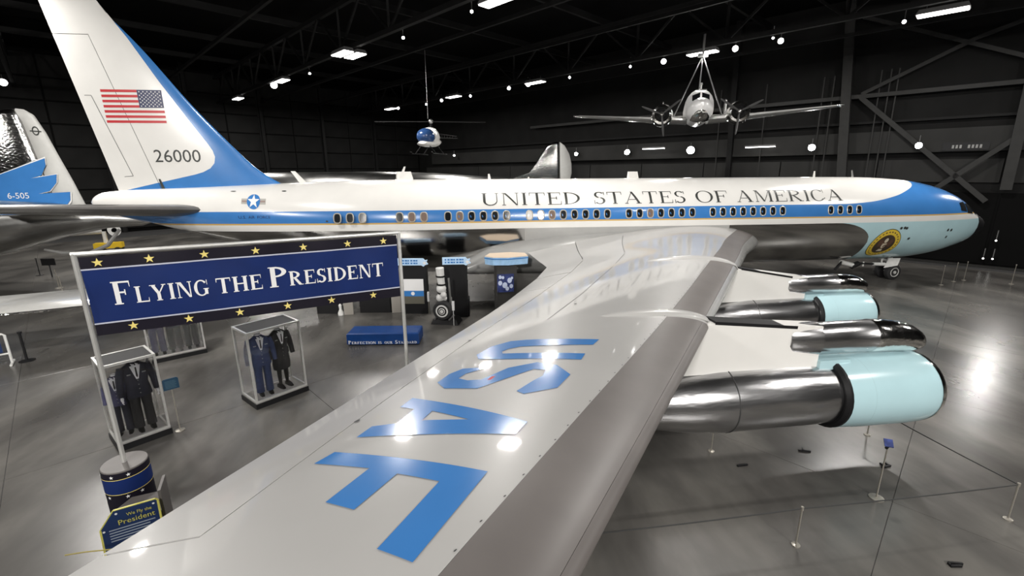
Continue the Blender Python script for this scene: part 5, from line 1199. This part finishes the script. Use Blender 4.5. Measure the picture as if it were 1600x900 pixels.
# white tow unit on a yellow trolley beyond the tail
t = thing('tow_trolley', 'white cylinder unit on a bright yellow trolley beyond the tail', 'trolley', (TRX, TRY, 0), math.radians(20))
t.scale = (1.35, 1.35, 1.5)
mb = MB(); mb.loft([[(-.5, -.3, .35), (.7, -.3, .35), (.7, .3, .35), (-.5, .3, .35)], [(-.5, -.27, .6), (.7, -.27, .6), (.7, .27, .6), (-.5, .27, .6)]], 0, True); mb.build('trolley_bed', M_yellow, t, smooth=0)
for x in (-.3, .5):
    for sd in (-1, 1): mb = MB(); mb.lathe([(-.08, .1), (-.08, .18), (0, .2), (.08, .18), (.08, .1)], (x, sd*.28, .2), (0, 1, 0), 14, 0, True); mb.build('wheel', M_tyre, t)
mb = MB(); mb.tube([(0, 0, .6), (0, 0, 1.15)], .10, 8); mb.build('pedestal', M_gear, t)
mb = MB(); mb.tube([(-2.6, -.2, 1.1), (-1.1, -.1, 1.2), (-.1, 0, 1.25)], [.12, .17, .20], 12); mb.build('boom', M_gear, t); mb = MB(); mb.lathe([(-.2, .28), (-.2, .13), (.2, .13), (.2, .28), (-.2, .28)], (.45, 0, 1.2), (.3, -1, 0), 20); mb.build('ring', M_gear, t)

# ---------------------------------------------------------------- right-hand floor: rope barrier and oddments
P1 = (9.36, -16.31); P2 = (5.33, -16.31); P3 = (9.25, -13.67); P4 = (5.39, -13.75)
for p, lb in ((P1, 'clear rope post at the near right corner of the barrier'), (P2, 'clear rope post in the middle of the near rope run'), (P3, 'clear rope post under the nearest engine cowl'), (P4, 'clear rope post under the nearest engine, at its metal part')):
    stanchion(p[0], p[1], .68, lb, M_stanch, 'clear rope posts on the right floor', .065, .014)
def sag(a, b, z0, z1, s, n=10): return [(a[0]+(b[0]-a[0])*i/n, a[1]+(b[1]-a[1])*i/n, z0+(z1-z0)*i/n-s*4*(i/n)*(1-i/n)) for i in range(n+1)]
def rope(a, b, lb): mb = MB(); mb.tube(sag(a, b, .70, .70, .02), .011, 6); tag(mb.build('barrier_rope', M_rope, None), lb, 'rope', 'barrier ropes')
rope(P1, P2, 'black rope between the near right corner post and the middle post'); rope(P2, (1.6, -16.35), 'black rope running from the middle post in under the wing'); rope(P1, P3, 'black rope from the near right corner post back under the engine')
stanchion(1.6, -16.35, .68, 'clear rope post hidden under the wing', M_stanch, 'clear rope posts on the right floor', .09, .014)
t = thing('caption_stand', 'thin post with a small tilted blue caption plate on the right floor', 'sign', (7.6, -15.52, 0))
mb = MB(); mb.lathe([(0, .12), (.015, .12), (.03, .03)], (0, 0, 0), (0, 0, 1), 20, 0, True); mb.build('foot', M_stanch, t); mb = MB(); mb.tube([(0, 0, .02), (0, 0, 1.12)], .013, 8); mb.build('post', M_stanch, t)
mb = MB(); mb.bar((-.03, -.05, 1.10), (.03, .05, 1.19), .13, .02); mb.build('plate', M_picture, t, smooth=0); mb = MB(); mb.tube([(-.05, -.02, 1.06), (.05, .02, 1.08)], .025, 8); mb.build('clamp', M_black, t)
def chock(x, y, rz, label, k=0):
    t = thing('floor_clamp', label, 'floor clamp', (x, y, 0), rz, 'small black clamps on the floor'); mb = MB()
    mb.bar((-.13, 0, .018), (.10, .01, .018), .035, .036)
    if k != 1: mb.bar((-.06, -.02, .018), (-.02, .12, .018), .03, .036)
    if k == 2: mb.bar((.06, 0, .018), (.10, .12, .018), .03, .036)
    mb.build('clamp_body', M_black, t, smooth=0)
chock(7.38, -14.05, -.4, 'small black clamp on the floor under the front of the engine'); chock(5.76, -14.31, 0, 'small black clamp on the floor right of the wing edge, under the metal cowl', 1); chock(8.62, -14.76, .1, 'small black clamp on the floor behind the caption stand', 2)
t = thing('floor_clamp', 'double black clamp on the floor at the bottom right', 'floor clamp', (7.47, -17.03, 0), -.15, 'small black clamps on the floor')
mb = MB(); mb.bar((-.12, 0, .018), (.05, .0, .018), .025, .036); mb.bar((-.10, .06, .018), (.10, .04, .018), .025, .036); mb.bar((-.11, 0, .018), (-.10, .06, .018), .025, .036); mb.build('clamp_body', M_black, t, smooth=0)
for k, (x, y) in enumerate(((25.4, -1.8), (26.85, -1.26), (27.7, -1.08), (29.2, -2.2))):
    stanchion(x, y, 1.0, ('clear barrier post right of the nose wheel', 'clear barrier post under the jet nose, second right of the wheel', 'clear barrier post under the tip of the jet nose', 'clear barrier post farthest right beyond the jet nose')[k], M_stanch, 'clear posts around the jet nose', .1, .014)
